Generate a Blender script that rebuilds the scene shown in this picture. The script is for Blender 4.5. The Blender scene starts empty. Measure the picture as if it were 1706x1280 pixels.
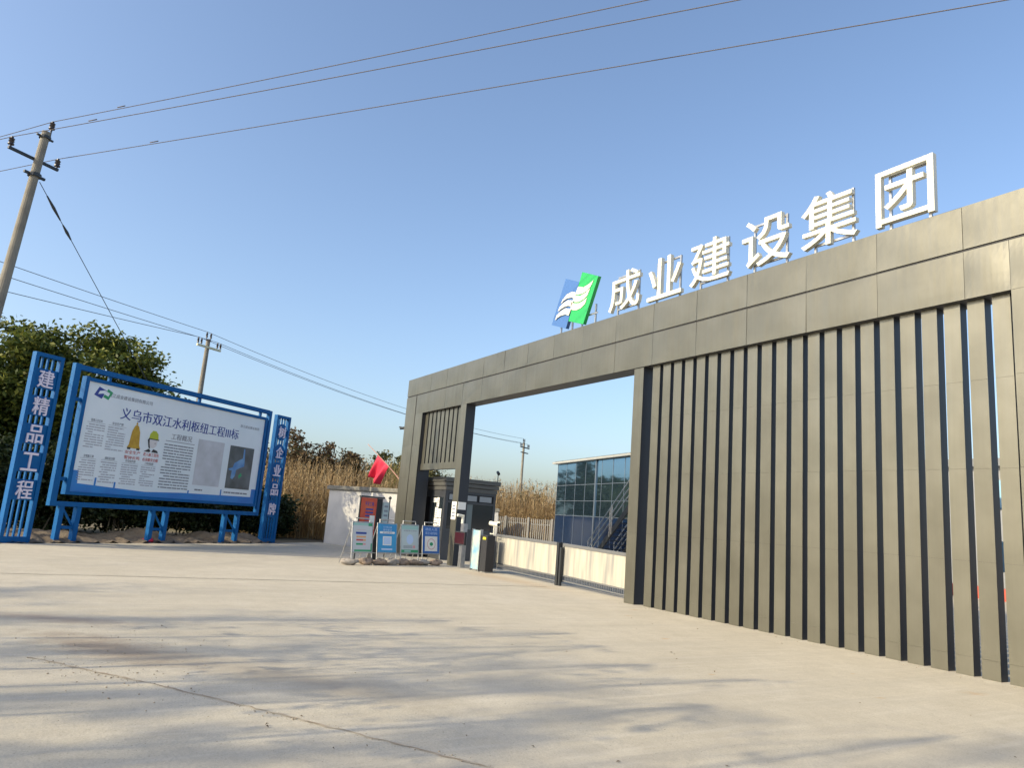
import bpy, math, random
import numpy as np
from mathutils import Vector, Matrix

SC = bpy.context.scene
COL = SC.collection
RAD = math.radians

# ------------------------------------------------------------------ camera
YAW, PITCH, ROLL = RAD(59.9108), RAD(10.5757), RAD(4.4726)
Fv = Vector((-math.sin(YAW)*math.cos(PITCH), math.cos(YAW)*math.cos(PITCH), math.sin(PITCH)))
R0 = Vector((math.cos(YAW), math.sin(YAW), 0)); U0 = R0.cross(Fv)
Rv = math.cos(ROLL)*R0 + math.sin(ROLL)*U0
Uv = -math.sin(ROLL)*R0 + math.cos(ROLL)*U0
cd = bpy.data.cameras.new('camera'); cam = bpy.data.objects.new('camera', cd); COL.objects.link(cam)
cam.matrix_world = Matrix(((Rv.x, Uv.x, -Fv.x, 0), (Rv.y, Uv.y, -Fv.y, -10.6057), (Rv.z, Uv.z, -Fv.z, 1.6), (0, 0, 0, 1)))
cd.sensor_width = 36; cd.sensor_fit = 'HORIZONTAL'; cd.lens = 36*1205.2/1706
cd.clip_start = 0.05; cd.clip_end = 3000
SC.camera = cam

# ------------------------------------------------------------------ light
SUN_EL = RAD(28.5)
TX, TY = 0.035, 0.9994                      # the way the light travels over the ground
w = bpy.data.worlds.new('World'); SC.world = w; w.use_nodes = True
nt = w.node_tree; bg = nt.nodes['Background']
sky = nt.nodes.new('ShaderNodeTexSky'); sky.sky_type = 'NISHITA'; sky.sun_disc = False
sky.sun_elevation = SUN_EL; sky.sun_rotation = math.atan2(-TX, -TY)
sky.altitude = 50; sky.air_density = 1.0; sky.dust_density = 3.0; sky.ozone_density = 2.3
nt.links.new(sky.outputs[0], bg.inputs[0]); bg.inputs[1].default_value = 0.15
sd = bpy.data.lights.new('sun', 'SUN'); sun = bpy.data.objects.new('sun', sd); COL.objects.link(sun)
sd.energy = 2.75; sd.angle = RAD(0.55); sd.color = (1.0, 0.86, 0.59)
Ld = Vector((TX*math.cos(SUN_EL), TY*math.cos(SUN_EL), -math.sin(SUN_EL)))
sun.rotation_euler = Ld.to_track_quat('-Z', 'Y').to_euler(); sun.location = (0, -40, 40)
SC.view_settings.view_transform = 'Standard'; SC.view_settings.look = 'None'
SC.view_settings.exposure = 0.82; SC.view_settings.gamma = 1.0

# ------------------------------------------------------------------ materials
MATS = {}
def mat(name, c, rough=0.6, metal=0.0, c2=None, scale=6.0, bump=0.0, bscale=40.0, spec=0.5, detail=5.0, stretch=None, world=False, ior=None, trans=0.0):
    if name in MATS: return MATS[name]
    m = bpy.data.materials.new(name); m.use_nodes = True; t = m.node_tree
    b = t.nodes['Principled BSDF']
    b.inputs['Base Color'].default_value = (*c, 1); b.inputs['Roughness'].default_value = rough
    b.inputs['Metallic'].default_value = metal; b.inputs['Specular IOR Level'].default_value = spec
    if trans: b.inputs['Transmission Weight'].default_value = trans
    if c2 or bump:
        if world:
            g = t.nodes.new('ShaderNodeNewGeometry'); src = g.outputs['Position']
        else:
            g = t.nodes.new('ShaderNodeTexCoord'); src = g.outputs['Object']
        if stretch:
            mp = t.nodes.new('ShaderNodeMapping'); mp.inputs['Scale'].default_value = stretch
            t.links.new(src, mp.inputs[0]); src = mp.outputs[0]
    if c2:
        n = t.nodes.new('ShaderNodeTexNoise'); n.inputs['Scale'].default_value = scale; n.inputs['Detail'].default_value = detail
        t.links.new(src, n.inputs['Vector'])
        r = t.nodes.new('ShaderNodeValToRGB'); r.color_ramp.elements[0].position = .35; r.color_ramp.elements[1].position = .68
        r.color_ramp.elements[0].color = (*c, 1); r.color_ramp.elements[1].color = (*c2, 1)
        t.links.new(n.outputs[0], r.inputs[0]); t.links.new(r.outputs[0], b.inputs['Base Color'])
    if bump:
        n2 = t.nodes.new('ShaderNodeTexNoise'); n2.inputs['Scale'].default_value = bscale; n2.inputs['Detail'].default_value = 3
        t.links.new(src, n2.inputs['Vector'])
        bp = t.nodes.new('ShaderNodeBump'); bp.inputs['Strength'].default_value = bump; bp.inputs['Distance'].default_value = 0.05
        t.links.new(n2.outputs[0], bp.inputs['Height']); t.links.new(bp.outputs[0], b.inputs['Normal'])
    MATS[name] = m; return m

def leafmat(name, c1, c2, c3, trans=0.25):
    if name in MATS: return MATS[name]
    m = bpy.data.materials.new(name); m.use_nodes = True; t = m.node_tree
    b = t.nodes['Principled BSDF']; b.inputs['Roughness'].default_value = .55; b.inputs['Specular IOR Level'].default_value = .3
    g = t.nodes.new('ShaderNodeNewGeometry')
    r = t.nodes.new('ShaderNodeValToRGB'); e = r.color_ramp.elements
    e[0].color = (*c1, 1); e[1].color = (*c3, 1); e.new(.5).color = (*c2, 1)
    t.links.new(g.outputs['Random Per Island'], r.inputs[0]); t.links.new(r.outputs[0], b.inputs['Base Color'])
    tr = t.nodes.new('ShaderNodeBsdfTranslucent'); t.links.new(r.outputs[0], tr.inputs[0])
    mx = t.nodes.new('ShaderNodeMixShader'); mx.inputs[0].default_value = trans
    t.links.new(b.outputs[0], mx.inputs[1]); t.links.new(tr.outputs[0], mx.inputs[2])
    t.links.new(mx.outputs[0], t.nodes['Material Output'].inputs[0])
    MATS[name] = m; return m

M_ALU = mat('champagne_aluminium', (.150, .146, .116), .33, .62, c2=(.182, .177, .143), scale=1.3, bump=.16, bscale=1.3, world=True)
def weather(m):
    t = m.node_tree; b = t.nodes['Principled BSDF']; src = b.inputs['Base Color'].links[0].from_socket
    oi = t.nodes.new('ShaderNodeObjectInfo'); mr = t.nodes.new('ShaderNodeMapRange'); mr.inputs[3].default_value = .93; mr.inputs[4].default_value = 1.06; t.links.new(oi.outputs['Random'], mr.inputs[0])
    g = t.nodes.new('ShaderNodeNewGeometry'); mp = t.nodes.new('ShaderNodeMapping'); mp.inputs['Scale'].default_value = (14, 14, .45); t.links.new(g.outputs['Position'], mp.inputs[0])
    n = t.nodes.new('ShaderNodeTexNoise'); n.inputs['Scale'].default_value = 1; n.inputs['Detail'].default_value = 6; t.links.new(mp.outputs[0], n.inputs['Vector'])
    m2 = t.nodes.new('ShaderNodeMapRange'); m2.inputs[1].default_value = .35; m2.inputs[2].default_value = .7; m2.inputs[3].default_value = 1.03; m2.inputs[4].default_value = .94; t.links.new(n.outputs[0], m2.inputs[0])
    mu = t.nodes.new('ShaderNodeMath'); mu.operation = 'MULTIPLY'; t.links.new(mr.outputs[0], mu.inputs[0]); t.links.new(m2.outputs[0], mu.inputs[1])
    hs = t.nodes.new('ShaderNodeHueSaturation'); t.links.new(mu.outputs[0], hs.inputs['Value']); t.links.new(src, hs.inputs['Color']); t.links.new(hs.outputs[0], b.inputs['Base Color'])
    r = t.nodes.new('ShaderNodeMapRange'); r.inputs[1].default_value = .3; r.inputs[2].default_value = .7; r.inputs[3].default_value = .28; r.inputs[4].default_value = .42; t.links.new(n.outputs[0], r.inputs[0]); t.links.new(r.outputs[0], b.inputs['Roughness'])
weather(M_ALU)
M_SIDE = mat('shade_toned_side_cladding', (.030, .034, .042), .45, .2)  # shaded copy of the champagne metal, side shade put into the colour
M_CORE = mat('dark_backing', (.02, .021, .025), .7)
M_WHITE = mat('white_enamel', (.60, .59, .50), .4, c2=(.66, .65, .56), scale=3)
M_STEEL = mat('galvanised_steel', (.45, .46, .47), .4, .8, c2=(.35, .36, .37), scale=9)
M_BLUE = mat('blue_painted_steel', (.002, .095, .30), .55, 0, c2=(.003, .11, .32), scale=3, spec=.2)
M_PRINTW = mat('print_white', (.68, .76, .82), .32, c2=(.73, .80, .86), scale=1.2)
M_PRINTB = mat('print_blue', (.012, .16, .52), .35, c2=(.012, .21, .58), scale=1.5)
M_NAVY = mat('print_navy', (.015, .045, .28), .4)
M_TEXT = mat('print_grey_text', (.20, .22, .27), .5)
M_TEXTL = mat('print_pale_text', (.36, .38, .45), .5)
M_RED = mat('print_red', (.50, .07, .07), .5)
M_GOLD = mat('print_gold', (.52, .33, .03), .5, c2=(.42, .24, .02), scale=9)
M_LIME = mat('print_lime', (.42, .48, .03), .5)
M_BLACK = mat('print_black', (.02, .025, .035), .5)
M_SKIN = mat('print_pale', (.62, .60, .62), .5)
M_GREEN = mat('print_green', (.02, .30, .13), .4)
M_TEAL = mat('print_teal', (.30, .50, .47), .4)
M_ORANGE = mat('print_orange', (.62, .34, .14), .5)
M_PINK = mat('print_pink', (.62, .30, .32), .5)
M_LILAC = mat('white_lettering', (.74, .68, .80), .45)
M_MAP = mat('print_map', (.46, .48, .52), .45, c2=(.58, .60, .66), scale=2.2, detail=8)
M_AERIAL = mat('print_aerial', (.055, .07, .075), .35, c2=(.12, .14, .16), scale=2.0, detail=8)
M_WATER = mat('print_river', (.06, .20, .48), .35, c2=(.16, .34, .58), scale=3)
M_LOGOB = mat('logo_blue', (.055, .14, .36), .3)
M_LOGOG = mat('logo_green', (.018, .36, .085), .3)
M_POLE = mat('pole_concrete', (.23, .215, .18), .85, c2=(.17, .155, .13), scale=2.5, bump=.15, bscale=30)
M_INSUL = mat('brown_porcelain', (.035, .03, .035), .25)
M_WIRE = mat('weathered_cable', (.13, .12, .125), .95, spec=.05)
M_IRON = mat('dark_iron', (.045, .05, .055), .5, .5)
M_YELLOWARM = mat('pale_painted_arm', (.62, .60, .40), .5)
M_WALL = mat('white_render', (.56, .55, .53), .85, c2=(.47, .465, .45), scale=1.6, bump=.12, bscale=25)
M_COPING = mat('mossy_coping', (.16, .155, .13), .9, c2=(.24, .23, .20), scale=7, bump=.3, bscale=18)
M_FLAG = mat('red_cloth', (.62, .02, .06), .7)
M_CHAR = mat('charcoal_cladding', (.062, .068, .078), .4, .25, c2=(.075, .08, .09), scale=2)
M_GLASSD = mat('tinted_window', (.02, .028, .036), .06, 0, spec=.8)
M_GLASSB = mat('blue_mirror_glass', (.20, .36, .52), .04, .95)
M_GLASSN = mat('navy_spandrel_glass', (.006, .018, .050), .12, .0, spec=.3)
M_LEAFPANEL = mat('polycarbonate_sheet', (.47, .44, .355), .55, c2=(.25, .25, .235), scale=2.0, stretch=(3.4, 3.4, .35), bump=.06, bscale=14)
M_PAPER = mat('white_paper', (.80, .79, .74), .7)
M_STONE = mat('rubble_sack', (.36, .27, .20), .95, c2=(.17, .13, .10), scale=14, bump=.6, bscale=30)
M_SACK2 = mat('grey_sack', (.40, .36, .31), .95, c2=(.24, .21, .18), scale=10, bump=.6, bscale=26)
M_BARK = mat('bark', (.12, .095, .07), .9, c2=(.19, .16, .12), scale=6, stretch=(3, 3, .6), bump=.5, bscale=14)
M_STEMPALE = mat('pale_stem', (.30, .26, .20), .9, c2=(.2, .17, .13), scale=8)
M_SOIL = mat('bare_soil', (.115, .085, .058), 1, c2=(.19, .15, .105), scale=2.2, bump=.8, bscale=9, detail=10)
M_LEDSCR = mat('led_screen', (.045, .006, .009), .35, c2=(.03, .004, .006), scale=30)
M_LEAF1 = leafmat('camphor_leaf', (.030, .052, .010), (.088, .115, .020), (.20, .205, .035))
M_LEAF2 = leafmat('dark_shrub_leaf', (.010, .022, .010), (.024, .042, .014), (.05, .062, .02))
M_LEAF3 = leafmat('brown_leaf', (.075, .048, .025), (.14, .088, .045), (.07, .075, .026))
M_LEAF4 = leafmat('olive_leaf', (.04, .05, .015), (.08, .085, .025), (.13, .11, .04))
M_REED = leafmat('dry_reed', (.15, .10, .05), (.36, .25, .12), (.58, .44, .24), .33)
M_REEDG = leafmat('green_reed', (.12, .12, .03), (.20, .19, .06), (.28, .22, .09), .3)
M_LITTER = leafmat('litter_leaf', (.07, .045, .02), (.13, .08, .035), (.05, .035, .02), .1)

def concrete():
    m = bpy.data.materials.new('forecourt_concrete'); m.use_nodes = True; t = m.node_tree; L = t.links
    b = t.nodes['Principled BSDF']; b.inputs['Roughness'].default_value = .82; b.inputs['Specular IOR Level'].default_value = .3
    g = t.nodes.new('ShaderNodeNewGeometry')
    def noise(s, d=6, vec=None, rough=.55):
        n = t.nodes.new('ShaderNodeTexNoise'); n.inputs['Scale'].default_value = s; n.inputs['Detail'].default_value = d; n.inputs['Roughness'].default_value = rough
        L.new(vec or g.outputs['Position'], n.inputs['Vector']); return n.outputs[0]
    def ramp(src, a, c0, bb, c1):
        r = t.nodes.new('ShaderNodeValToRGB'); e = r.color_ramp.elements
        e[0].position = a; e[1].position = bb; e[0].color = (*c0, 1); e[1].color = (*c1, 1); L.new(src, r.inputs[0]); return r.outputs[0]
    def mix(f, a, bcol, mode='MIX'):
        x = t.nodes.new('ShaderNodeMix'); x.data_type = 'RGBA'; x.blend_type = mode
        if isinstance(f, float): x.inputs[0].default_value = f
        else: L.new(f, x.inputs[0])
        for k, v in ((6, a), (7, bcol)):
            if isinstance(v, tuple): x.inputs[k].default_value = (*v, 1)
            else: L.new(v, x.inputs[k])
        return x.outputs[2]
    def math_(op, a, bv):
        x = t.nodes.new('ShaderNodeMath'); x.operation = op; x.use_clamp = True
        for k, v in ((0, a), (1, bv)):
            if isinstance(v, float): x.inputs[k].default_value = v
            else: L.new(v, x.inputs[k])
        return x.outputs[0]
    base = ramp(noise(.35, 8), .3, (.47, .422, .325), .7, (.545, .492, .388))
    base = mix(ramp(noise(2.3, 12, rough=.72), .42, (0, 0, 0), .70, (.62, .62, .62)), base, (.385, .34, .265))
    base = mix(ramp(noise(.9, 12, rough=.7), .50, (0, 0, 0), .66, (.40, .40, .40)), base, (.60, .555, .46))
    base = mix(ramp(noise(11, 10, rough=.75), .48, (0, 0, 0), .70, (.55, .55, .55)), base, (.37, .33, .26))
    base = mix(ramp(noise(55, 4, rough=.7), .38, (.55, .55, .55), .56, (0, 0, 0)), base, (.33, .30, .24))
    base = mix(ramp(noise(120, 2), .60, (0, 0, 0), .68, (.6, .6, .6)), base, (.62, .58, .50))
    base = mix(ramp(noise(38, 3), .66, (0, 0, 0), .70, (.8, .8, .8)), base, (.20, .17, .13))
    mp0 = t.nodes.new('ShaderNodeMapping'); mp0.inputs['Scale'].default_value = (2.6, .22, 1); mp0.inputs['Rotation'].default_value = (0, 0, RAD(-6)); L.new(g.outputs['Position'], mp0.inputs[0])
    base = mix(ramp(noise(1.0, 7, mp0.outputs[0], .6), .45, (0, 0, 0), .75, (.5, .5, .5)), base, (.37, .335, .275))
    mp1 = t.nodes.new('ShaderNodeMapping'); mp1.inputs['Scale'].default_value = (9, .5, 1); mp1.inputs['Rotation'].default_value = (0, 0, RAD(4)); L.new(g.outputs['Position'], mp1.inputs[0])
    base = mix(ramp(noise(1.0, 6, mp1.outputs[0], .65), .52, (0, 0, 0), .72, (.4, .4, .4)), base, (.58, .535, .45))
    # worn dirty patch by the joint, brown drag marks, a few ochre stains
    def blob(x, y, sx, sy, rot, inner, outer, ns=1.2, amt=.9):
        mp = t.nodes.new('ShaderNodeMapping'); mp.vector_type = 'TEXTURE'
        mp.inputs['Location'].default_value = (x, y, 0); mp.inputs['Rotation'].default_value = (0, 0, RAD(rot)); mp.inputs['Scale'].default_value = (sx, sy, 1)
        L.new(g.outputs['Position'], mp.inputs[0])
        ln = t.nodes.new('ShaderNodeVectorMath'); ln.operation = 'LENGTH'; L.new(mp.outputs[0], ln.inputs[0])
        n = math_('MULTIPLY', noise(ns, 9, rough=.65), amt)
        sm = t.nodes.new('ShaderNodeMath'); sm.operation = 'ADD'; L.new(ln.outputs['Value'], sm.inputs[0]); L.new(n, sm.inputs[1])
        hf = t.nodes.new('ShaderNodeMath'); hf.operation = 'MULTIPLY'; hf.inputs[1].default_value = .5; L.new(sm.outputs[0], hf.inputs[0])
        return ramp(hf.outputs[0], (inner+.3)*.5, (1, 1, 1), (outer+.3)*.5, (0, 0, 0))
    base = mix(math_('MULTIPLY', blob(-8.6, -10.0, 1.7, .6, 35, .55, 1.25, 3.2, 1.3), .95), base, (.27, .22, .165))
    base = mix(math_('MULTIPLY', blob(-7.2, -8.7, 2.3, .55, 38, .5, 1.3, 2.6, 1.3), .85), base, (.32, .28, .22))
    base = mix(math_('MULTIPLY', blob(-10.6, -10.6, 1.5, .4, 60, .5, 1.25, 3.0, 1.3), .9), base, (.30, .25, .20))
    base = mix(math_('MULTIPLY', blob(-17.5, -.3, 3.0, .55, 5, .5, 1.3, 1.0), .5), base, (.42, .32, .21))
    for (x, y, r_) in ((-5.05, -2.75, .16), (-4.9, -1.15, .36), (-6.05, -1.75, .13), (-8.6, -2.6, .22), (-10.9, -1.4, .2), (-11.7, -.6, .26), (-6.4, -3.9, .1)):
        base = mix(math_('MULTIPLY', blob(x, y, r_, r_*.6, 80, .25, 1.0, 7.0, 1.5), .7), base, (.44, .27, .13))
    L.new(base, b.inputs['Base Color'])
    bp = t.nodes.new('ShaderNodeBump'); bp.inputs['Strength'].default_value = .6; bp.inputs['Distance'].default_value = .01
    L.new(noise(16, 12, rough=.75), bp.inputs['Height']); L.new(bp.outputs[0], b.inputs['Normal'])
    return m
M_CONC = concrete()
M_GROUND = mat('field_ground', (.15, .12, .075), 1, c2=(.10, .095, .045), scale=.25, world=True, bump=.5, bscale=3)

# ------------------------------------------------------------------ mesh helpers
class Fr:                                    # a frame: origin, two in-plane axes, outward normal
    def __init__(s, o, u, v, n): s.o, s.u, s.v, s.n = Vector(o), Vector(u), Vector(v), Vector(n)
    def p(s, a, b, c=0.0): return s.o + s.u*a + s.v*b + s.n*c
WXY = Fr((0, 0, 0), (1, 0, 0), (0, 1, 0), (0, 0, 1))
GATE = Fr((0, 0, 0), (1, 0, 0), (0, 0, 1), (0, -1, 0))     # u = X, v = Z, n towards the viewer

GL = {}
def glyph_mesh(txt, extrude, bold):
    k = (txt, extrude, bold)
    if k not in GL:
        cu = bpy.data.curves.new('t', 'FONT'); cu.body = txt; cu.extrude = extrude; cu.offset = bold; cu.resolution_u = 3
        o = bpy.data.objects.new('t', cu); COL.objects.link(o)
        dg = bpy.context.evaluated_depsgraph_get(); dg.update()
        me = bpy.data.meshes.new_from_object(o.evaluated_get(dg))
        vs = np.array([v.co[:] for v in me.vertices]); fs = [tuple(p.vertices) for p in me.polygons]
        bpy.data.objects.remove(o); bpy.data.curves.remove(cu); bpy.data.meshes.remove(me)
        GL[k] = (vs, fs)
    return GL[k]

class MB:
    def __init__(s): s.v = []; s.f = []; s.m = []
    def add(s, vs, fs, m=0):
        k = len(s.v); s.v.extend(Vector(q) for q in vs); s.f.extend(tuple(i+k for i in f) for f in fs); s.m.extend([m]*len(fs)); return s
    def box(s, fr, a0, a1, b0, b1, c0, c1, m=0):
        vs = [fr.p(a, b, c) for c in (c0, c1) for b in (b0, b1) for a in (a0, a1)]
        return s.add(vs, [(0, 2, 3, 1), (4, 5, 7, 6), (0, 1, 5, 4), (2, 6, 7, 3), (0, 4, 6, 2), (1, 3, 7, 5)], m)
    def quad(s, fr, a0, a1, b0, b1, c, m=0):
        return s.add([fr.p(a0, b0, c), fr.p(a1, b0, c), fr.p(a1, b1, c), fr.p(a0, b1, c)], [(0, 1, 2, 3)], m)
    def prism(s, fr, pts, c0, c1, m=0):
        n = len(pts); vs = [fr.p(a, b, c0) for a, b in pts] + [fr.p(a, b, c1) for a, b in pts]
        fs = [tuple(range(n-1, -1, -1)), tuple(range(n, 2*n))] + [(i, (i+1) % n, n+(i+1) % n, n+i) for i in range(n)]
        return s.add(vs, fs, m)
    def flat(s, fr, pts, c, m=0):
        return s.add([fr.p(a, b, c) for a, b in pts], [tuple(range(len(pts)))], m)
    def tube(s, pts, rad, seg=8, m=0, caps=True):
        pts = [Vector(p) for p in pts]; n = len(pts)
        if not hasattr(rad, '__len__'): rad = [rad]*n
        vs = []; fs = []
        for i, p in enumerate(pts):
            d = (pts[min(i+1, n-1)] - pts[max(i-1, 0)]).normalized()
            a = d.orthogonal().normalized() if i == 0 else (a - d*a.dot(d)).normalized()
            b = d.cross(a)
            for k in range(seg):
                t = 2*math.pi*k/seg; vs.append(p + (a*math.cos(t) + b*math.sin(t))*rad[i])
        for i in range(n-1):
            for k in range(seg):
                fs.append((i*seg+k, i*seg+(k+1) % seg, (i+1)*seg+(k+1) % seg, (i+1)*seg+k))
        if caps: fs += [tuple(range(seg-1, -1, -1)), tuple((n-1)*seg+k for k in range(seg))]
        return s.add(vs, fs, m)
    def bar(s, p, q, wdt, dep=None, up=(0, 0, 1), m=0):                 # rectangular bar from p to q
        p, q = Vector(p), Vector(q); d = q-p; L = d.length; d.normalize(); up = Vector(up)
        if abs(d.dot(up)) > .98: up = Vector((0.6, .8, 0))
        a = d.cross(up).normalized(); b = a.cross(d); dep = dep or wdt
        return s.box(Fr(p, d, a, b), 0, L, -wdt/2, wdt/2, -dep/2, dep/2, m)
    def blob(s, c, r, seed=0, jit=.15, m=0, nu=10, nv=7):
        rg = random.Random(seed); vs = []; fs = []; c = Vector(c)
        ph = [rg.uniform(0, 6.28) for _ in range(6)]
        for j in range(nv+1):
            th = math.pi*j/nv
            for i in range(nu):
                f = 2*math.pi*i/nu
                k = 1 + jit*(math.sin(2*f+ph[0])*math.sin(th*2+ph[1]) + .6*math.sin(3*f+ph[2]+th*3) + .5*math.sin(5*f+ph[3])*math.sin(4*th+ph[4]))
                vs.append(c + Vector((r[0]*math.sin(th)*math.cos(f)*k, r[1]*math.sin(th)*math.sin(f)*k, r[2]*math.cos(th)*k)))
        for j in range(nv):
            for i in range(nu): fs.append((j*nu+i, (j+1)*nu+i, (j+1)*nu+(i+1) % nu, j*nu+(i+1) % nu))
        return s.add(vs, fs, m)
    def text(s, fr, txt, a0, a1, b0, b1, c0, c1=None, bold=.0, m=0):     # writing fitted into a rectangle
        ex = 0.0 if c1 is None else .05
        if bold and c1 is None:                   # heavier strokes: two prints a hair apart
            h = (b1-b0)*bold*.9
            s.text(fr, txt, a0-h, a1-h, b0, b1, c0+.0005, None, 0, m); a0 += h; a1 += h; bold = 0
        vs, fs = glyph_mesh(txt, ex, bold)
        mn, mx = vs.min(0), vs.max(0); sp = np.maximum(mx-mn, 1e-6)
        out = []
        for v in vs:
            t = (v-mn)/sp
            out.append(fr.p(a0+(a1-a0)*t[0], b0+(b1-b0)*t[1], c0 if c1 is None else c0+(c1-c0)*t[2]))
        return s.add(out, fs, m)
    def build(s, name, mats, parent=None, base=None, smooth=False, bevel=0.0):
        if not isinstance(mats, (list, tuple)): mats = [mats]
        if parent is not None:
            o3 = Vector((0, 0, 0)); p = parent
            while p is not None: o3 += p.location; p = p.parent
        elif base is not None: o3 = Vector(base)
        else:
            xs = [v.x for v in s.v]; ys = [v.y for v in s.v]; zs = [v.z for v in s.v]
            o3 = Vector(((min(xs)+max(xs))/2, (min(ys)+max(ys))/2, min(zs)))
        me = bpy.data.meshes.new(name); me.from_pydata([(v-o3)[:] for v in s.v], [], s.f)
        for m in mats: me.materials.append(m)
        if len(mats) > 1: me.polygons.foreach_set('material_index', s.m)
        if smooth: me.polygons.foreach_set('use_smooth', [True]*len(me.polygons))
        me.update(); o = bpy.data.objects.new(name, me); COL.objects.link(o)
        if parent is not None: o.parent = parent
        else: o.location = o3
        if bevel:
            b = o.modifiers.new('bevel', 'BEVEL'); b.width = bevel; b.segments = 2; b.limit_method = 'ANGLE'
        return o

def tag(o, label, cat, group=None):
    o['label'] = label; o['category'] = cat
    if group: o['group'] = group
    return o
def thing(name, label, cat, loc, group=None):
    o = bpy.data.objects.new(name, None); COL.objects.link(o); o.location = loc; o.empty_display_size = .2
    return tag(o, label, cat, group)
def kind(o, k): o['kind'] = k; return o
def copy_tree(root, loc, rotz, label):
    def cp(o, par):
        c = o.copy(); COL.objects.link(c); c.parent = par
        for ch in o.children: cp(ch, c)
        return c
    r = cp(root, None); r.location = loc; r.rotation_euler = (0, 0, rotz); r['label'] = label
    return r
def grid_mesh(name, m, f, nu, nv):           # f(u,v) -> point
    b = MB(); vs = [f(i/nu, j/nv) for j in range(nv+1) for i in range(nu+1)]
    fs = [(j*(nu+1)+i, j*(nu+1)+i+1, (j+1)*(nu+1)+i+1, (j+1)*(nu+1)+i) for j in range(nv) for i in range(nu)]
    return b.add(vs, fs)

# ------------------------------------------------------------------ ground
kind(MB().box(WXY, -900, 900, -900, 900, -.6, -.02).build('ground', M_GROUND), 'structure')
BO = Vector((-25.99, -8.06, 0)); BU = Vector((-.6, .8, 0)); BN = Vector((.8, .6, 0))
rg = random.Random(3)
edge = []
for i in range(60):
    s_ = -36 + 41.5*i/59; p = BO + BU*s_ + BN*(rg.uniform(-.10, .10) + .1); edge.append((p.x, p.y))
edge += [(-31.35, -1.32), (-26.4, .5), (-34, 3.4), (-36, 40), (40, 40), (40, -36)]
kind(MB().prism(WXY, edge, -.3, 0).build('forecourt', M_CONC), 'structure')
# soil bank along the back edge of the forecourt
def bank(u, v):
    s_ = -9 + 14.6*u; q = -2.6 + 2.75*v
    h = .26*math.sin(math.pi*v)**.8*(.55 + .45*math.sin(s_*1.7+1) + .25*math.sin(s_*4.3)) + .04*math.sin(s_*11+v*9) + .03*math.sin(s_*23+v*17)
    p = BO + BU*s_ + BN*(q + .06*math.sin(s_*7)); return (p.x, p.y, -.02 + max(.005, h + .03))
kind(grid_mesh('soil_bank', M_SOIL, bank, 150, 14).build('soil_bank', M_SOIL, smooth=True), 'structure')
# construction joint: a jagged dirt filled line, laid just above the slab
jb = MB(); pts = []
for i in range(140):
    t = i/139; x = -8.3 + 9.5*t; y = -10.72 + .70*9.5*t + .07*math.sin(t*9)
    pts.append((x + rg.uniform(-.012, .012), y + rg.uniform(-.02, .02), rg.uniform(.003, .016)*(1.25-.4*t)))
vs = []; fs = []
for x, y, wd in pts: vs += [(x-wd*.6, y+wd*.8, .004), (x+wd*.6, y-wd*.8, .004)]
for i in range(len(pts)-1): fs.append((2*i, 2*i+1, 2*i+3, 2*i+2))
jb.add(vs, fs)
kind(jb.build('pavement_joint', mat('joint_dirt', (.24, .19, .135), 1, c2=(.42, .37, .29), scale=7)), 'structure')
jb = MB(); vs = []; fs = []
for i in range(90):
    y = -12.5 + 12.4*i/89; x = -15.62 + .012*math.sin(y*2.1) + rg.uniform(-.006, .006); wd = rg.uniform(.014, .024); vs += [(x-wd, y, .004), (x+wd, y, .004)]
for i in range(89): fs.append((2*i, 2*i+1, 2*i+3, 2*i+2))
jb.add(vs, fs)
kind(jb.build('pavement_joint', mat('saw_cut_dirt', (.22, .195, .16), 1, c2=(.30, .27, .22), scale=3)), 'structure')
# litter on the slab
lb = MB(); rg = random.Random(8)
for i in range(95):
    x = rg.uniform(-14, -1.5); y = rg.uniform(-9.8, -.6); r_ = rg.uniform(.006, .022); a = rg.uniform(0, 6.3); h = rg.uniform(.004, .02)
    if rg.random() < .3: x = rg.uniform(-9, -5); y = x*.7 - 4.9 + rg.uniform(-.5, .5)
    ca, sa = math.cos(a)*r_, math.sin(a)*r_
    lb.add([(x-ca, y-sa, .005), (x+sa*.5, y-ca*.5, h), (x+ca, y+sa, .007), (x-sa*.5, y+ca*.5, h*.7+.004)], [(0, 1, 2, 3)])
kind(lb.build('leaf_litter', M_LITTER), 'stuff')
gb = MB(); rg = random.Random(17)
for i in range(900):
    q = rg.random()
    if q < .45: x = -8.3+9.5*rg.random()**1.3; y = -10.72+.70*(x+8.3) + rg.gauss(0, .05)
    elif q < .75: x = rg.gauss(-8.3, .9); y = rg.gauss(-9.9, .45)
    else: x = rg.uniform(-12.8, -4.6); y = rg.uniform(-.22, -.01)
    r_ = rg.uniform(.002, .0045) if rg.random() < .85 else rg.uniform(.005, .010); gb.blob((x, y, r_*.4), (r_, r_*rg.uniform(.7, 1.2), r_*.7), i, .2, nu=6, nv=4)
kind(gb.build('grit', mat('grit', (.36, .31, .24), 1, c2=(.20, .165, .12), scale=20)), 'stuff')

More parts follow.
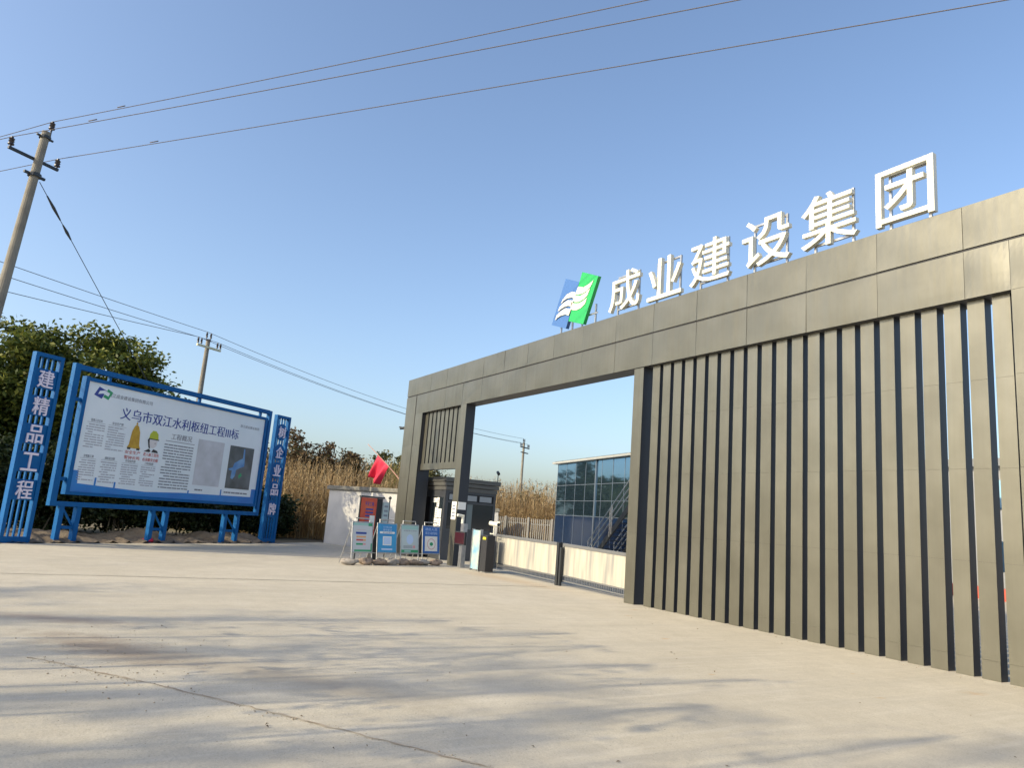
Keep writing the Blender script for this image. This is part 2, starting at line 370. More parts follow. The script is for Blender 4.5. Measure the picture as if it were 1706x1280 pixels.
# ------------------------------------------------------------------ entrance gate
gate = thing('entrance_gate', 'large champagne grey clad portal gate with tall vertical fins', 'gate', (-14.8, .25, 0))
XL, XR, ZT, ZG, ZB = -26.42, -3.16, 6.67, 5.985, 5.24
D = .5
rg = random.Random(5)
def panel(mb, x0, x1, z0, z1, y0=0.0, bow=.010):              # a slightly bowed cladding sheet
    nx, nz = 8, 5; t1, t2 = rg.uniform(-.006, .006), rg.uniform(-.006, .006); vs = []; fs = []
    for j in range(nz+1):
        for i in range(nx+1):
            u, v = i/nx, j/nz
            k = bow*(math.sin(math.pi*u)*math.sin(math.pi*v)) + t1*(u-.5) + t2*(v-.5)
            vs.append((x0+(x1-x0)*u, y0-k+.004, z0+(z1-z0)*v))
    for j in range(nz):
        for i in range(nx): a = j*(nx+1)+i; fs.append((a, a+1, a+nx+2, a+nx+1))
    mb.add(vs, fs)
    e = .004
    for (xa, xb, za, zb) in ((x0, x1, z0, z0), (x0, x1, z1, z1)):
        mb.add([(xa, y0+e, za), (xb, y0+e, zb), (xb, y0+.03, zb), (xa, y0+.03, za)], [(0, 1, 2, 3)])
    for x in (x0, x1): mb.add([(x, y0+e, z0), (x, y0+e, z1), (x, y0+.03, z1), (x, y0+.03, z0)], [(0, 1, 2, 3)])
seams = sorted([-5.42-1.345*k for k in range(15)] + [-4.08])
cuts = [XL] + [x for x in seams if XL+.5 < x < XR-.3] + [XR]
core = MB()
core.box(GATE, XL+.03, XR-.03, ZB+.03, ZT-.03, -D+.03, -.022)
core.build('beam_core', M_CORE, gate)
ub, lo = MB(), MB()
for a, b in zip(cuts, cuts[1:]): panel(ub, a+.003, b-.003, ZG+.02, ZT)
ub.box(GATE, XL, XR, ZT-.012, ZT, -D, -.012); ub.box(GATE, XL, XR, ZG+.02, ZT-.02, -D, -D+.015)
ub.box(GATE, XL, XL+.015, ZG+.02, ZT-.02, -D+.02, -.03); ub.box(GATE, XR-.015, XR, ZG+.02, ZT-.02, -D+.02, -.03)
ub.build('upper_fascia', M_ALU, gate)
c2 = [-25.44] + [x for x in cuts if -25.0 < x < -4.9] + [-4.81, -4.14]
for a, b in zip(c2, c2[1:]): panel(lo, a+.003, b-.003, ZB, ZG-.02)
lo.box(GATE, -24.77, -4.81, ZB, ZB+.014, -D, -.012, 1); lo.box(GATE, -24.77, -4.81, ZB+.02, ZG-.02, -D, -D+.015)
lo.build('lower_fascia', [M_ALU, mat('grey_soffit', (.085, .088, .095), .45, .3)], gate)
# pylons: outer strip, groove, inner strip
for nm, xo, xg, xi in (('l', XL, -25.47, -24.77), ('r', XR, -4.11, -4.81)):
    p = MB(); zs = [0, .25, 1.52, 2.79, 4.05, ZB]; a, b = sorted((xo, xi))
    p.box(GATE, a+.03, b-.03, 0, ZB, -D+.03, -.025, 1)
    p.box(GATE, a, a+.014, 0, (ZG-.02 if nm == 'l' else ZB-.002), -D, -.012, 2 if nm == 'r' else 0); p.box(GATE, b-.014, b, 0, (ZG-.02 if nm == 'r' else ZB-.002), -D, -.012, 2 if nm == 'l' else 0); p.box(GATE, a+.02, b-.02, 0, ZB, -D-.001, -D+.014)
    s1, s2 = sorted((xo, xg-.03 if xo > xg else xg-.03)), None
    o0, o1 = (XL, -25.50) if nm == 'l' else (-4.08, XR)
    i0, i1 = (-25.44, -24.77) if nm == 'l' else (-4.81, -4.14)
    zo = [0, .25, 1.52, 2.79, 4.05, ZG-.02]
    for z0, z1 in zip(zo, zo[1:]): panel(p, o0, o1, z0+.0015, z1-.0015, bow=.004)
    for z0, z1 in zip(zs, zs[1:]): panel(p, i0, i1, z0+.0015, z1-.0015, bow=.004)
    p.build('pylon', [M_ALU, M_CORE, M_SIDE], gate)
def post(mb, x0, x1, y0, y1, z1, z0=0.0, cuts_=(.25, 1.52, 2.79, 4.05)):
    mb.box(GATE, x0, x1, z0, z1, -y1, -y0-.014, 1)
    zz = [z0] + [z for z in cuts_ if z0+.1 < z < z1-.1] + [z1]
    for a, b in zip(zz, zz[1:]):
        dx = rg.uniform(-.0015, .0015)
        mb.box(GATE, x0-.002+dx, x1+.002+dx, a+.0012, b-.0012, -y0-.012, -y0)
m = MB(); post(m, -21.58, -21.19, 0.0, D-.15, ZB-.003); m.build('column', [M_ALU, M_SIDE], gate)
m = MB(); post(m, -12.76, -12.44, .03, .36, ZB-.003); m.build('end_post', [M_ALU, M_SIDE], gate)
for k in range(22):
    x = -12.22+.3385*k
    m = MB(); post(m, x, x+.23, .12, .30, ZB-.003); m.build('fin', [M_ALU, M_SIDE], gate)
m = MB(); m.box(GATE, -24.765, -21.585, 3.12, 3.35, -.31, -.13); m.build('grille_rail', M_ALU, gate)
for k in range(9):
    x = -24.74+.341*k
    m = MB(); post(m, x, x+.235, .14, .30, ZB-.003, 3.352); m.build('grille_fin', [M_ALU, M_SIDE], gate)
m = MB(); m.box(GATE, -21.74, -21.585, 3.352, ZB-.003, -.31, -.13); m.build('grille_stile', M_ALU, gate)

# ------------------------------------------------------------------ letters and emblem on the beam
def letter(ch, x0, x1, z0, z1, label):
    t = thing('sign_letter', label, 'sign letter', ((x0+x1)/2, .2, ZT), 'white letters on top of the gate')
    m = MB(); m.text(GATE, ch, x0, x1, z0, z1, -.225, -.13, bold=.004); f = m.build('letter_face', M_WHITE, t)
    s = MB(); wd = x1-x0
    for x in (x0+wd*.2, x1-wd*.13): s.box(GATE, x-.02, x+.02, ZT, z1-.05, -.275, -.235)
    s.box(GATE, x0+wd*.2+.021, x1-wd*.13-.021, z1-.10, z1-.06, -.275, -.235); s.box(GATE, x0+wd*.2+.021, x1-wd*.13-.021, z0+.06, z0+.10, -.275, -.235)
    s.build('support_frame', M_STEEL, t)
letter('成', -14.0, -12.84, 6.84, 7.83, 'white channel letter 成 next to the blue and green emblem')
letter('业', -12.56, -11.44, 6.82, 7.80, 'white channel letter 业 second from the emblem on the beam')
letter('建', -11.18, -10.04, 6.83, 7.81, 'white channel letter 建 in the middle of the gate lettering')
letter('设', -9.72, -8.57, 6.83, 7.82, 'white channel letter 设 between 建 and 集 on the beam')
letter('集', -8.32, -7.19, 6.83, 7.83, 'white channel letter 集 just left of the boxed 团')
letter('团', -6.85, -5.88, 6.82, 7.80, 'white boxed channel letter 团 at the right end of the lettering')
em = thing('emblem_sign', 'blue and green slanted emblem with three white waves on the gate', 'emblem', (-15.5, .2, ZT))
m = MB(); m.prism(GATE, [(-16.58, 7.06), (-15.86, 6.82), (-15.36, 8.03), (-16.02, 8.29)], -.24, -.14); m.build('blue_panel', M_LOGOB, em)
m = MB(); m.prism(GATE, [(-15.73, 7.0), (-15.04, 6.78), (-14.49, 7.97), (-15.22, 8.27)], -.22, -.12); m.build('green_panel', M_LOGOG, em)
WAVES = [[(-16.14, 7.58), (-16.06, 7.68), (-15.86, 7.79), (-15.62, 7.81), (-15.44, 7.74), (-15.35, 7.89), (-15.1, 7.81), (-14.88, 7.84), (-14.67, 7.9), (-14.79, 7.75), (-14.95, 7.67), (-15.14, 7.64), (-15.34, 7.66), (-15.44, 7.69), (-15.5, 7.58), (-15.64, 7.65), (-15.85, 7.67), (-16.01, 7.64)],
[(-16.26, 7.38), (-16.19, 7.49), (-16.02, 7.57), (-15.81, 7.61), (-15.57, 7.55), (-15.43, 7.66), (-15.22, 7.6), (-15.0, 7.63), (-14.8, 7.71), (-14.91, 7.54), (-15.07, 7.47), (-15.27, 7.44), (-15.44, 7.47), (-15.55, 7.52), (-15.62, 7.39), (-15.76, 7.44), (-15.94, 7.45), (-16.12, 7.42)],
[(-16.37, 7.15), (-16.31, 7.28), (-16.12, 7.36), (-15.91, 7.4), (-15.64, 7.33), (-15.62, 7.51), (-15.5, 7.45), (-15.26, 7.4), (-15.07, 7.43), (-14.92, 7.48), (-14.99, 7.33), (-15.16, 7.25), (-15.36, 7.23), (-15.54, 7.27), (-15.63, 7.31), (-15.72, 7.16), (-15.89, 7.22), (-16.1, 7.23), (-16.27, 7.2)]]
for wv in WAVES:
    m = MB(); m.prism(GATE, wv, -.118, -.105); m.build('white_wave', M_WHITE, em)
m = MB()
for x in (-16.28, -15.75, -15.3, -14.72): m.box(GATE, x-.02, x+.02, ZT, 7.3, -.30, -.26)
m.box(GATE, -16.4, -14.6, 7.02, 7.06, -.258, -.245); m.build('support_frame', M_STEEL, em)

# ------------------------------------------------------------------ project billboard
bb = thing('project_billboard', 'wide blue steel framed notice board about the construction project', 'billboard', BO)
BF = Fr(BO, BU, (0, 0, 1), BN)
m = MB()
m.box(BF, -3.9, -3.72, 1.0, 5.0, -.10, .05); m.box(BF, 4.16, 4.3, 1.0, 4.97, -.10, .05)
m.box(BF, -3.719, 4.159, 4.84, 4.98, -.10, .05); m.box(BF, -3.719, 4.159, 1.0, 1.13, -.10, .05)
m.build('outer_frame', M_BLUE, bb)
for s_ in (-2.72, .75, 3.75): m = MB(); m.box(BF, s_-.04, s_+.04, 4.70, 4.838, -.08, .0); m.build('bracket', M_BLUE, bb)
for z in (1.75, 4.0):
    m = MB(); m.box(BF, -3.718, -3.53, z-.05, z+.05, -.08, .0); m.build('bracket', M_BLUE, bb)
    m = MB(); m.box(BF, 4.09, 4.158, z-.05, z+.05, -.08, 0); m.build('bracket', M_BLUE, bb)
m = MB()
m.box(BF, -3.52, -3.41, 1.33, 4.70, -.12, .075); m.box(BF, 3.98, 4.08, 1.33, 4.66, -.12, .075)
m.box(BF, -3.409, 3.979, 4.58, 4.68, -.12, .075); m.box(BF, -3.409, 3.979, 1.33, 1.42, -.12, .075)
m.build('inner_frame', M_BLUE, bb)
m = MB(); m.box(BF, -3.408, 3.978, 1.421, 4.579, -.10, .03); face = m.build('board_face', M_PRINTW, bb)
C = .034
m = MB()
m.flat(BF, [(-3.408, 1.421), (3.978, 1.421), (3.978, 1.95), (3.75, 1.95), (3.75, 1.66), (.55, 1.62), (-.9, 1.56), (-3.2, 1.66), (-3.22, 2.02), (-3.408, 2.02)], C)
for s_, h in ((-2.65, .24), (-2.0, .16), (.81, .10), (2.26, .22)): m.quad(BF, s_-.03, s_+.03, 1.56, 1.62+h, C+.001)
m.build('printed_border', M_PRINTB, face)
m = MB(); m.text(BF, '义乌市双江水利枢纽工程III标', -2.2, 2.72, 3.66, 4.02, C, bold=.022); m.build('title', M_NAVY, face)
m = MB(); m.text(BF, '浙江成业建设集团有限公司', -2.72, -1.15, 4.24, 4.36, C, bold=.02); m.build('company_name', M_TEXT, face)
m = MB(); m.text(BF, '浙江成业建设集团', 2.75, 3.72, 4.13, 4.23, C, bold=.01); m.build('company_name', M_TEXT, face)
m = MB()
m.text(BF, '工程概况', -.22, .64, 3.30, 3.49, C, bold=.02)
m.quad(BF, -.42, .78, 3.225, 3.245, C); m.build('heading', M_TEXT, face)
m = MB()
m.flat(BF, [(-3.18, 4.22), (-2.92, 4.14), (-2.80, 4.40), (-3.05, 4.48)], C, 0); m.flat(BF, [(-2.88, 4.20), (-2.70, 4.14), (-2.58, 4.38), (-2.76, 4.46)], C+.001, 1)
m.flat(BF, [(-3.06, 4.26), (-2.9, 4.30), (-2.72, 4.24), (-2.68, 4.34), (-2.86, 4.40), (-3.02, 4.36)], C+.002, 2)
m.build('emblem', [M_NAVY, M_GREEN, M_PRINTW], face)
# text columns (unreadable in the photograph): short dark strokes broken into words
rg = random.Random(21)
def column(a0, a1, z0, z1, n, head, mm=0, hh=.085):
    tb = MB()
    if head:
        wd = (a1-a0)*.62; c0 = (a0+a1)/2; tb.text(BF, head, c0-wd/2, c0+wd/2, z1+.05, z1+.05+hh, C, bold=.02, m=1); tb.quad(BF, a0, a1, z1+.02, z1+.028, C, 1)
    st = (z1-z0)/n
    for i in range(n):
        z = z1-(i+.7)*st; a = a0 + (.12*(a1-a0) if rg.random() < .25 else 0)
        end = a1 if rg.random() < .75 else a0+(a1-a0)*rg.uniform(.3, .9)
        while a < end:
            b = min(end, a+rg.uniform(.06, .26)); tb.quad(BF, a, b, z, z+st*.42, C, mm); a = b+rg.uniform(.008, .03)
    tb.build('text_column', [M_TEXTL, M_TEXT], face)
column(-3.24, -2.64, 2.68, 3.40, 10, '管理人员名单'); column(-2.54, -1.93, 2.68, 3.40, 10, '安全生产牌')
column(-3.26, -2.74, 1.74, 2.36, 9, '文明施工牌'); column(-2.58, -2.04, 1.72, 2.36, 9, '消防保卫牌')
column(-1.88, -1.30, 1.72, 2.35, 9, '环境保护牌'); column(-1.18, -.64, 1.72, 2.34, 9, '工地须知牌')
column(-.44, .76, 1.70, 3.16, 16, None, 1)
column(.92, 2.15, 1.70, 1.82, 1, None, 1); column(2.40, 3.55, 1.70, 1.82, 1, None, 1)
BFS = Fr(BF.p(-0.59, 0), BU, (0, 0, 1), BN)
m = MB()   # bell picture with its two lines
m.flat(BFS, [(-1.22, 2.84), (-1.16, 2.95), (-1.12, 3.35), (-1.05, 3.52), (-.98, 3.58), (-.9, 3.52), (-.83, 3.35), (-.79, 2.95), (-.73, 2.84)], C, 0)
m.flat(BFS, [(-1.02, 3.58), (-.98, 3.66), (-.94, 3.58)], C, 0); m.flat(BFS, [(-1.20, 2.80), (-1.08, 2.80), (-1.08, 2.86), (-1.20, 2.86)], C+.001, 1); m.flat(BFS, [(-.87, 2.80), (-.76, 2.80), (-.76, 2.86), (-.87, 2.86)], C+.001, 1)
m.text(BFS, '安全生产', -1.25, -.7, 2.66, 2.77, C, bold=.02, m=2); m.text(BFS, '警钟长鸣', -1.25, -.7, 2.50, 2.61, C, bold=.02, m=2)
m.build('bell_picture', [M_GOLD, M_BLACK, M_RED], face)
BFS = Fr(BF.p(-0.7, 0), BU, (0, 0, 1), BN)
m = MB()   # drawing of a person in a helmet
m.flat(BFS, [(-.36, 3.20), (-.34, 3.36), (-.25, 3.47), (-.13, 3.47), (-.03, 3.38), (.0, 3.20)], C, 0)
m.flat(BFS, [(-.34, 3.19), (-.02, 3.19), (-.04, 3.02), (-.13, 2.93), (-.24, 2.93), (-.32, 3.04)], C, 1)
m.flat(BFS, [(-.40, 3.17), (-.34, 3.25), (-.31, 3.05), (-.26, 2.90), (-.33, 2.93)], C+.001, 2)
m.flat(BFS, [(-.48, 2.80), (-.30, 2.90), (-.22, 2.82), (-.28, 2.79)], C, 2); m.flat(BFS, [(-.2, 2.80), (-.14, 2.90), (.02, 2.86), (.06, 2.79)], C, 2)
m.flat(BFS, [(-.14, 3.08), (-.09, 3.10), (-.09, 3.07)], C+.001, 2); m.flat(BFS, [(-.36, 3.195), (.03, 3.185), (.03, 3.215), (-.36, 3.225)], C+.001, 2)
m.text(BFS, '进入施工现场', -.48, .1, 2.66, 2.77, C, bold=.02, m=3); m.text(BFS, '必须戴安全帽', -.48, .1, 2.50, 2.61, C, bold=.02, m=3)
m.build('worker_picture', [M_LIME, M_SKIN, M_BLACK, M_RED], face)
m = MB(); m.quad(BF, .93, 2.12, 1.92, 3.46, C); m.build('plan_drawing', M_MAP, face)
m = MB(); m.quad(BF, 2.41, 3.62, 1.91, 3.43, C, 0)
m.flat(BF, [(2.46, 2.60), (2.66, 2.66), (2.72, 2.82), (2.95, 2.95), (3.10, 3.02), (3.10, 3.36), (3.16, 3.36), (3.2, 2.98), (3.22, 2.74), (3.0, 2.66), (2.84, 2.58), (2.82, 2.36), (2.72, 2.24), (2.62, 2.28), (2.64, 2.54), (2.5, 2.55)], C+.001, 1)
m.flat(BF, [(2.98, 2.38), (3.10, 2.50), (3.16, 2.40), (3.04, 2.28)], C+.001, 2); m.build('aerial_picture', [M_AERIAL, M_WATER, M_GREEN], face)
for a, b in ((-3.5, -2.98), (-.42, .12), (2.7, 3.32)):
    m = MB()
    for s_ in (a, b): m.box(BF, s_-.07, s_+.07, 0, .998, -.12, .03)
    m.box(BF, a+.071, b-.071, .38, .46, -.08, -.01); m.bar(BF.p(a+.06, .95, -.04), BF.p(b-.06, .44, -.04), .05, .04, up=BN)
    m.build('leg', M_BLUE, bb)

def slogan(name, s0, s1, ztop, chars, label, round_plate, cz, ch):
    o = thing(name, label, 'slogan sign', BF.p((s0+s1)/2, 0, 0))
    m = MB(); wf = .10
    m.box(BF, s0, s0+wf, 0, ztop, -.11, .05); m.box(BF, s1-wf, s1, 0, ztop, -.11, .05)
    m.box(BF, s0+wf+.001, s1-wf-.001, ztop-.10, ztop, -.11, .05); m.box(BF, s0+wf+.001, s1-wf-.001, 0, .16, -.11, .05)
    m.build('frame', M_BLUE, o)
    n = 3
    for k in range(n):
        x = s0+wf + (s1-s0-2*wf)*(k+1)/(n+1)
        m = MB(); m.box(BF, x-.02, x+.02, .161, ztop-.101, -.08, -.02); m.build('bar', M_BLUE, o)
    xc = (s0+s1)/2
    for c, z in zip(chars, cz):
        m = MB()
        if round_plate: m.prism(BF, [(xc+.30*math.cos(t*math.pi/10), z+.33*math.sin(t*math.pi/10)) for t in range(20)], -.018, .012)
        else: m.box(BF, s0+wf+.002, s1-wf-.002, z-.27, z+.27, -.018, .012)
        pl = m.build('letter_plate', M_BLUE, o)
        m = MB(); m.text(BF, c, xc-ch*.5, xc+ch*.5, z-ch*.55, z+ch*.55, .013, .05, bold=.009); m.build('character', M_LILAC, pl)
    return o
slogan('slogan_pillar', -5.06, -4.25, 5.05, '建精品工程', 'blue slatted slogan pillar reading 建精品工程, larger and nearer', False, (4.36, 3.62, 2.86, 2.12, 1.38), .44)
slogan('slogan_pillar', 4.62, 5.42, 4.9, '树企业品牌', 'blue slatted slogan pillar with round plates reading 树企业品牌, beyond the billboard', True, (4.25, 3.46, 2.76, 2.02, 1.28), .40)
# red plastic scrap under the board
m = MB(); m.blob(BF.p(-.2, .06, -.25), (.42, .16, .10), 4, .3); tag(m.build('plastic_scrap', M_FLAG, smooth=True), 'crumpled red plastic scrap on the soil under the billboard', 'litter')

# ------------------------------------------------------------------ boundary wall, flag, notice cabinet
WO = Vector((-31.2, -1.2, 0)); WU = Vector((.94, .341, 0)).normalized(); WN = Vector((WU.y, -WU.x, 0))
WF = Fr(WO, WU, (0, 0, 1), WN)
bw = thing('boundary_wall', 'white rendered wall with mossy coping left of the gate', 'wall', WO)
m = MB(); m.box(WF, 0, 5.2, -.02, 2.27, -.28, 0); m.build('wall_body', M_WALL, bw, bevel=.015)
m = MB(); m.box(WF, -.09, 5.2, 2.27, 2.44, -.38, .09); m.build('coping', M_COPING, bw, bevel=.02)
fl = thing('red_flag', 'plain red flag hanging from a thin leaning pole above the wall', 'flag', WF.p(4.6, 2.44, -.14))
def WP(x, z, off=-.14):                        # point on the wall's middle plane by its X
    s_ = (x+31.2)/WU.x; return WF.p(s_, z, off)
m = MB(); m.tube([WP(-29.28, 4.24), WP(-27.9, 3.32), WP(-26.75, 2.46)], [.014, .018, .02], 8); m.build('flagpole', mat('pinkish_bamboo', (.42, .22, .17), .6), fl)
A_, B_, C_, D_ = (-28.58, 3.76), (-27.88, 3.30), (-28.42, 2.56), (-28.90, 2.86)
def cloth(u, v):
    x = (A_[0]*(1-u)+B_[0]*u)*(1-v) + (D_[0]*(1-u)+C_[0]*u)*v; z = (A_[1]*(1-u)+B_[1]*u)*(1-v) + (D_[1]*(1-u)+C_[1]*u)*v
    return WP(x, z + .03*math.sin(u*7)*v, -.14 + v**.6*(.10*math.sin(u*9+v*2) + .05*math.sin(u*17+1)) + .02)
m = grid_mesh('c', None, cloth, 22, 14); o = m.build('cloth', M_FLAG, fl, smooth=True)
sm = o.modifiers.new('thick', 'SOLIDIFY'); sm.thickness = .004

SO = Vector((-20.9, -3.55, 0))                 # notice cabinet stands behind the sign stands
nc = thing('notice_cabinet', 'free standing cabinet with a red poster and a pale poster on posts', 'notice board', (-21.9, -2.5, 0))
NU = Vector((-.32, .947, 0)); NN = Vector((.947, .32, 0))
NF = Fr((-21.72, -3.15, 0), NU, (0, 0, 1), NN)
m = MB()
for s_ in (.11, .76, 1.27): m.tube([NF.p(s_, 0, 0), NF.p(s_, 1.92, 0)], .024, 8)
m.blob(NF.p(1.27, 1.97, 0), (.05, .05, .05), 1, 0)
m.box(NF, .09, 1.02, 1.92, 1.97, -.05, .05); m.build('post_frame', M_IRON, nc)
m = MB(); m.box(NF, .135, .735, .75, 1.915, -.03, .03); pn = m.build('red_poster', mat('poster_red', (.50, .02, .02), .4, c2=(.58, .13, .05), scale=3.0), nc)
m = MB(); m.text(NF, '平安工地', .28, .62, 1.66, 1.80, .032, bold=.02, m=0)
for k in range(5): m.quad(NF, .32, .62, 1.54-.1*k, 1.59-.1*k, .0325, 0)
m.quad(NF, .50, .70, .95, 1.38, .033, 1); m.build('poster_print', [M_NAVY, M_PAPER], pn)
m = MB(); m.box(NF, .785, 1.0, .0, 1.915, -.22, -.02); m.build('cabinet_side', M_CORE, nc)
m = MB(); m.box(NF, 1.01, 1.24, .75, 1.82, -.03, .03); p2 = m.build('pale_poster', mat('poster_pale', (.33, .44, .46), .45, c2=(.42, .50, .52), scale=5), nc)
for k in range(6): m = MB(); m.quad(NF, 1.05, 1.20, 1.66-.14*k, 1.72-.14*k, .032); m.build('printed_line', M_TEXT, p2)

# ------------------------------------------------------------------ sign stands with sacks
def stand(loc, rz, kindno, label):
    o = thing('sign_stand', label, 'sign stand', loc, 'a-frame notice stands beside the gate')
    o.rotation_euler = (0, 0, rz)
    L_ = Vector(loc); W2 = .36
    f = Fr(L_, (1, 0, 0), (0, math.sin(RAD(7)), math.cos(RAD(7))), (0, -math.cos(RAD(7)), math.sin(RAD(7))))   # local: u = X, faces -Y, leans back
    def loc_build(m, name, mats, par=o): 
        return m.build(name, mats, par)
    m = MB()
    for x in (-W2, W2): m.tube([f.p(x, 0, 0), f.p(x, 1.2, 0)], .016, 8)
    for z in (.34, 1.2): m.tube([f.p(-W2, z, 0), f.p(W2, z, 0)], .014, 8)
    m.tube([f.p(-W2*.72, 1.2, -.02), f.p(-W2*.72, 1.31, -.03), f.p(W2*.72, 1.31, -.03), f.p(W2*.72, 1.2, -.02)], .016, 8)
    loc_build(m, 'front_frame', M_STEEL)
    m = MB()
    for x in (-W2*.9, W2*.9): m.tube([f.p(x, 1.18, -.03), L_+Vector((x, .62, 0))], .013, 8)
    m.tube([L_+Vector((-W2*.9, .48, .3)), L_+Vector((W2*.9, .48, .3))], .012, 8); loc_build(m, 'rear_frame', M_STEEL)
    m = MB(); m.box(f, -W2+.02, W2-.02, .36, 1.18, -.012, .012)
    bgm = {0: mat('board_pale', (.50, .53, .56), .4), 1: mat('board_blue', (.02, .22, .50), .35, c2=(.03, .34, .62), scale=1.5), 2: mat('board_mint', (.46, .54, .55), .4), 3: mat('board_royal', (.012, .12, .42), .35)}[kindno]
    bd = loc_build(m, 'board', bgm)
    m = MB(); c = .0135; pal = [M_PAPER, M_NAVY, M_GREEN, M_ORANGE, M_RED, M_TEXT, M_PINK, mat('print_paleblue', (.45, .58, .80), .4), M_TEAL]
    if kindno == 0:
        m.quad(f, -.34, .34, 1.10, 1.175, c, 8); m.quad(f, .20, .34, 1.09, 1.175, c+.001, 2); m.quad(f, -.28, .34, .37, .42, c, 2); m.quad(f, .30, .34, .42, .6, c, 2)
        m.quad(f, -.24, .14, .855, .915, c, 1)
        for (z, k) in ((.755, 3), (.665, 4), (.55, 2)): m.quad(f, -.22, .02, z, z+.05, c, k); m.quad(f, .02, .12, z, z+.05, c, 3 if k != 2 else 6)
        m.quad(f, -.22, .12, .975, .982, c, 6)
    elif kindno == 1:
        m.text(f, '义乌安心码', -.16, .16, 1.06, 1.12, c, bold=.02, m=7); m.text(f, '进场登记', -.16, .16, .98, 1.04, c, bold=.02, m=7)
        m.prism(f, [(-.26, .90), (.26, .90), (.28, .93), (.26, .96), (-.26, .96), (-.28, .93)], c-.001, c+.001, 0); m.text(f, '请扫码登记', -.18, .18, .91, .95, c+.002, bold=.02, m=1)
        m.quad(f, -.16, .16, .56, .82, c, 0); m.quad(f, -.13, .13, .585, .795, c+.001, mat_i) if False else m.quad(f, -.13, .13, .585, .795, c+.001, 7)
        m.quad(f, -.2, .2, .42, .47, c, 7)
    elif kindno == 2:
        m.quad(f, -.34, .34, 1.06, 1.175, c, 8); m.text(f, '防疫登记须知', -.25, .27, .995, 1.045, c, bold=.02, m=5)
        m.prism(f, [(.14*math.cos(t*math.pi/12), .76+.15*math.sin(t*math.pi/12)) for t in range(24)], c-.001, c+.001, 7)
        for z in (.56, .53, .50): m.quad(f, -.26, .10, z, z+.014, c, 5)
        m.quad(f, .12, .22, .50, .58, c, 6); m.quad(f, -.34, .34, .37, .45, c, 2); m.quad(f, -.22, .04, .385, .435, c+.001, 8)
    else:
        m.text(f, '进出人员', -.26, .24, 1.05, 1.14, c, bold=.02, m=7); m.text(f, '请主动扫码', -.26, .24, .93, 1.02, c, bold=.02, m=7)
        m.quad(f, -.27, .25, .42, .88, c, 0)
        m.prism(f, [(.06+.0+.17*math.cos(t*math.pi/12)-.06, .64+.17*math.sin(t*math.pi/12)) for t in range(24)], c, c+.0015, 6)
        m.prism(f, [(.15*math.cos(t*math.pi/12), .64+.15*math.sin(t*math.pi/12)) for t in range(24)], c+.001, c+.0025, 0)
        m.prism(f, [(.07*math.cos(t*math.pi/12), .64+.055*math.sin(t*math.pi/12)) for t in range(24)], c+.002, c+.0035, 2)
    loc_build(m, 'board_print', pal, bd)
    return o
sd_ = Vector((-.31, .951, 0)); S0 = Vector((-20.35, -3.30, 0))
rz = math.atan2(.951, -.31)                   # local X runs along the row, local -Y faces the forecourt
stand(S0, rz, 0, 'pale notice stand with blue, orange, red and green bars, by the wall')
stand(S0+sd_*.93+Vector((-.05, 0, 0)), rz-.03, 1, 'bright blue notice stand with a white square, left of the mint one')
stand(S0+sd_*1.80, rz+.02, 2, 'pale mint notice stand with a green bottom strip and round mark')
stand(S0+sd_*2.72+Vector((-.06, 0, 0)), rz-.02, 3, 'royal blue notice stand with a white lower panel, nearest the gate column')
rg = random.Random(12)
SACK = [(-.45, 'brown rubble sack at the outer foot of the pale notice stand'), (.15, 'light flattened sack under the pale notice stand'), (.62, 'rubble sack between the pale and bright blue stands'), (1.1, 'dark brown sack under the bright blue stand'),
        (1.52, 'grey sack between the blue and mint stands'), (1.95, 'tan sack under the mint stand'), (2.32, 'small pale sack between the mint and royal blue stands'), (2.8, 'long brown sack under the royal blue stand')]
for i, (s_, lab) in enumerate(SACK):
    p = S0 + sd_*s_ + Vector((.06+rg.uniform(-.04, .06), 0, .085))
    m = MB(); r_ = (rg.uniform(.09, .13), rg.uniform(.2, .27), rg.uniform(.08, .11)); m.blob(p, r_, i+2, .22, nu=14, nv=10)
    tag(m.build('sandbag', M_STONE if i % 3 else M_SACK2, smooth=True), lab, 'sandbag', 'sacks weighing down the notice stands')

# ------------------------------------------------------------------ guardhouse
KX, KY0, KY1, KXW = -23.77, .80, 2.86, -26.6
gh = thing('guardhouse', 'charcoal guard cabin with stepped flat roof behind the gate column', 'guardhouse', ((KX+KXW)/2, (KY0+KY1)/2, 0))
FX = Fr((KX, 0, 0), (0, 1, 0), (0, 0, 1), (1, 0, 0))          # right hand side, u = Y
FY = Fr((0, KY0, 0), (1, 0, 0), (0, 0, 1), (0, -1, 0))        # front, u = X
m = MB(); m.box(WXY, KXW+.03, KX-.03, KY0+.03, KY1-.03, 0, 2.46); m.build('cabin_core', M_CORE, gh)
m = MB()
for k, (z0, z1, e) in enumerate(((2.46, 2.60, .03), (2.615, 2.75, .07), (2.765, 2.92, .11))):
    m.box(WXY, KXW-e, KX+e, KY0-e, KY1+e, z0, z1)
m.build('roof', mat('roof_band', (.115, .115, .11), .45, .2), gh, bevel=.008)
m = MB()
for y in (KY0, (KY0*1.9+KY1*1.1)/3, KY1-.10): m.box(FX, y, y+.10, 0, 2.459, -.03, .012)
m.box(FX, KY0+.101, KY1-.101, 1.02, 1.10, -.025, .008); m.box(FX, KY0+.101, KY1-.101, 2.02, 2.10, -.025, .008); m.box(FX, KY0+.101, KY1-.101, 0, 1.019, -.025, .003)
m.box(FX, KY0+.101, KY1-.101, 2.36, 2.459, -.025, .008)
for x in (KXW, -25.05, KX-.15): m.box(FY, x, x+.14, 0, 2.459, -.03, .012)
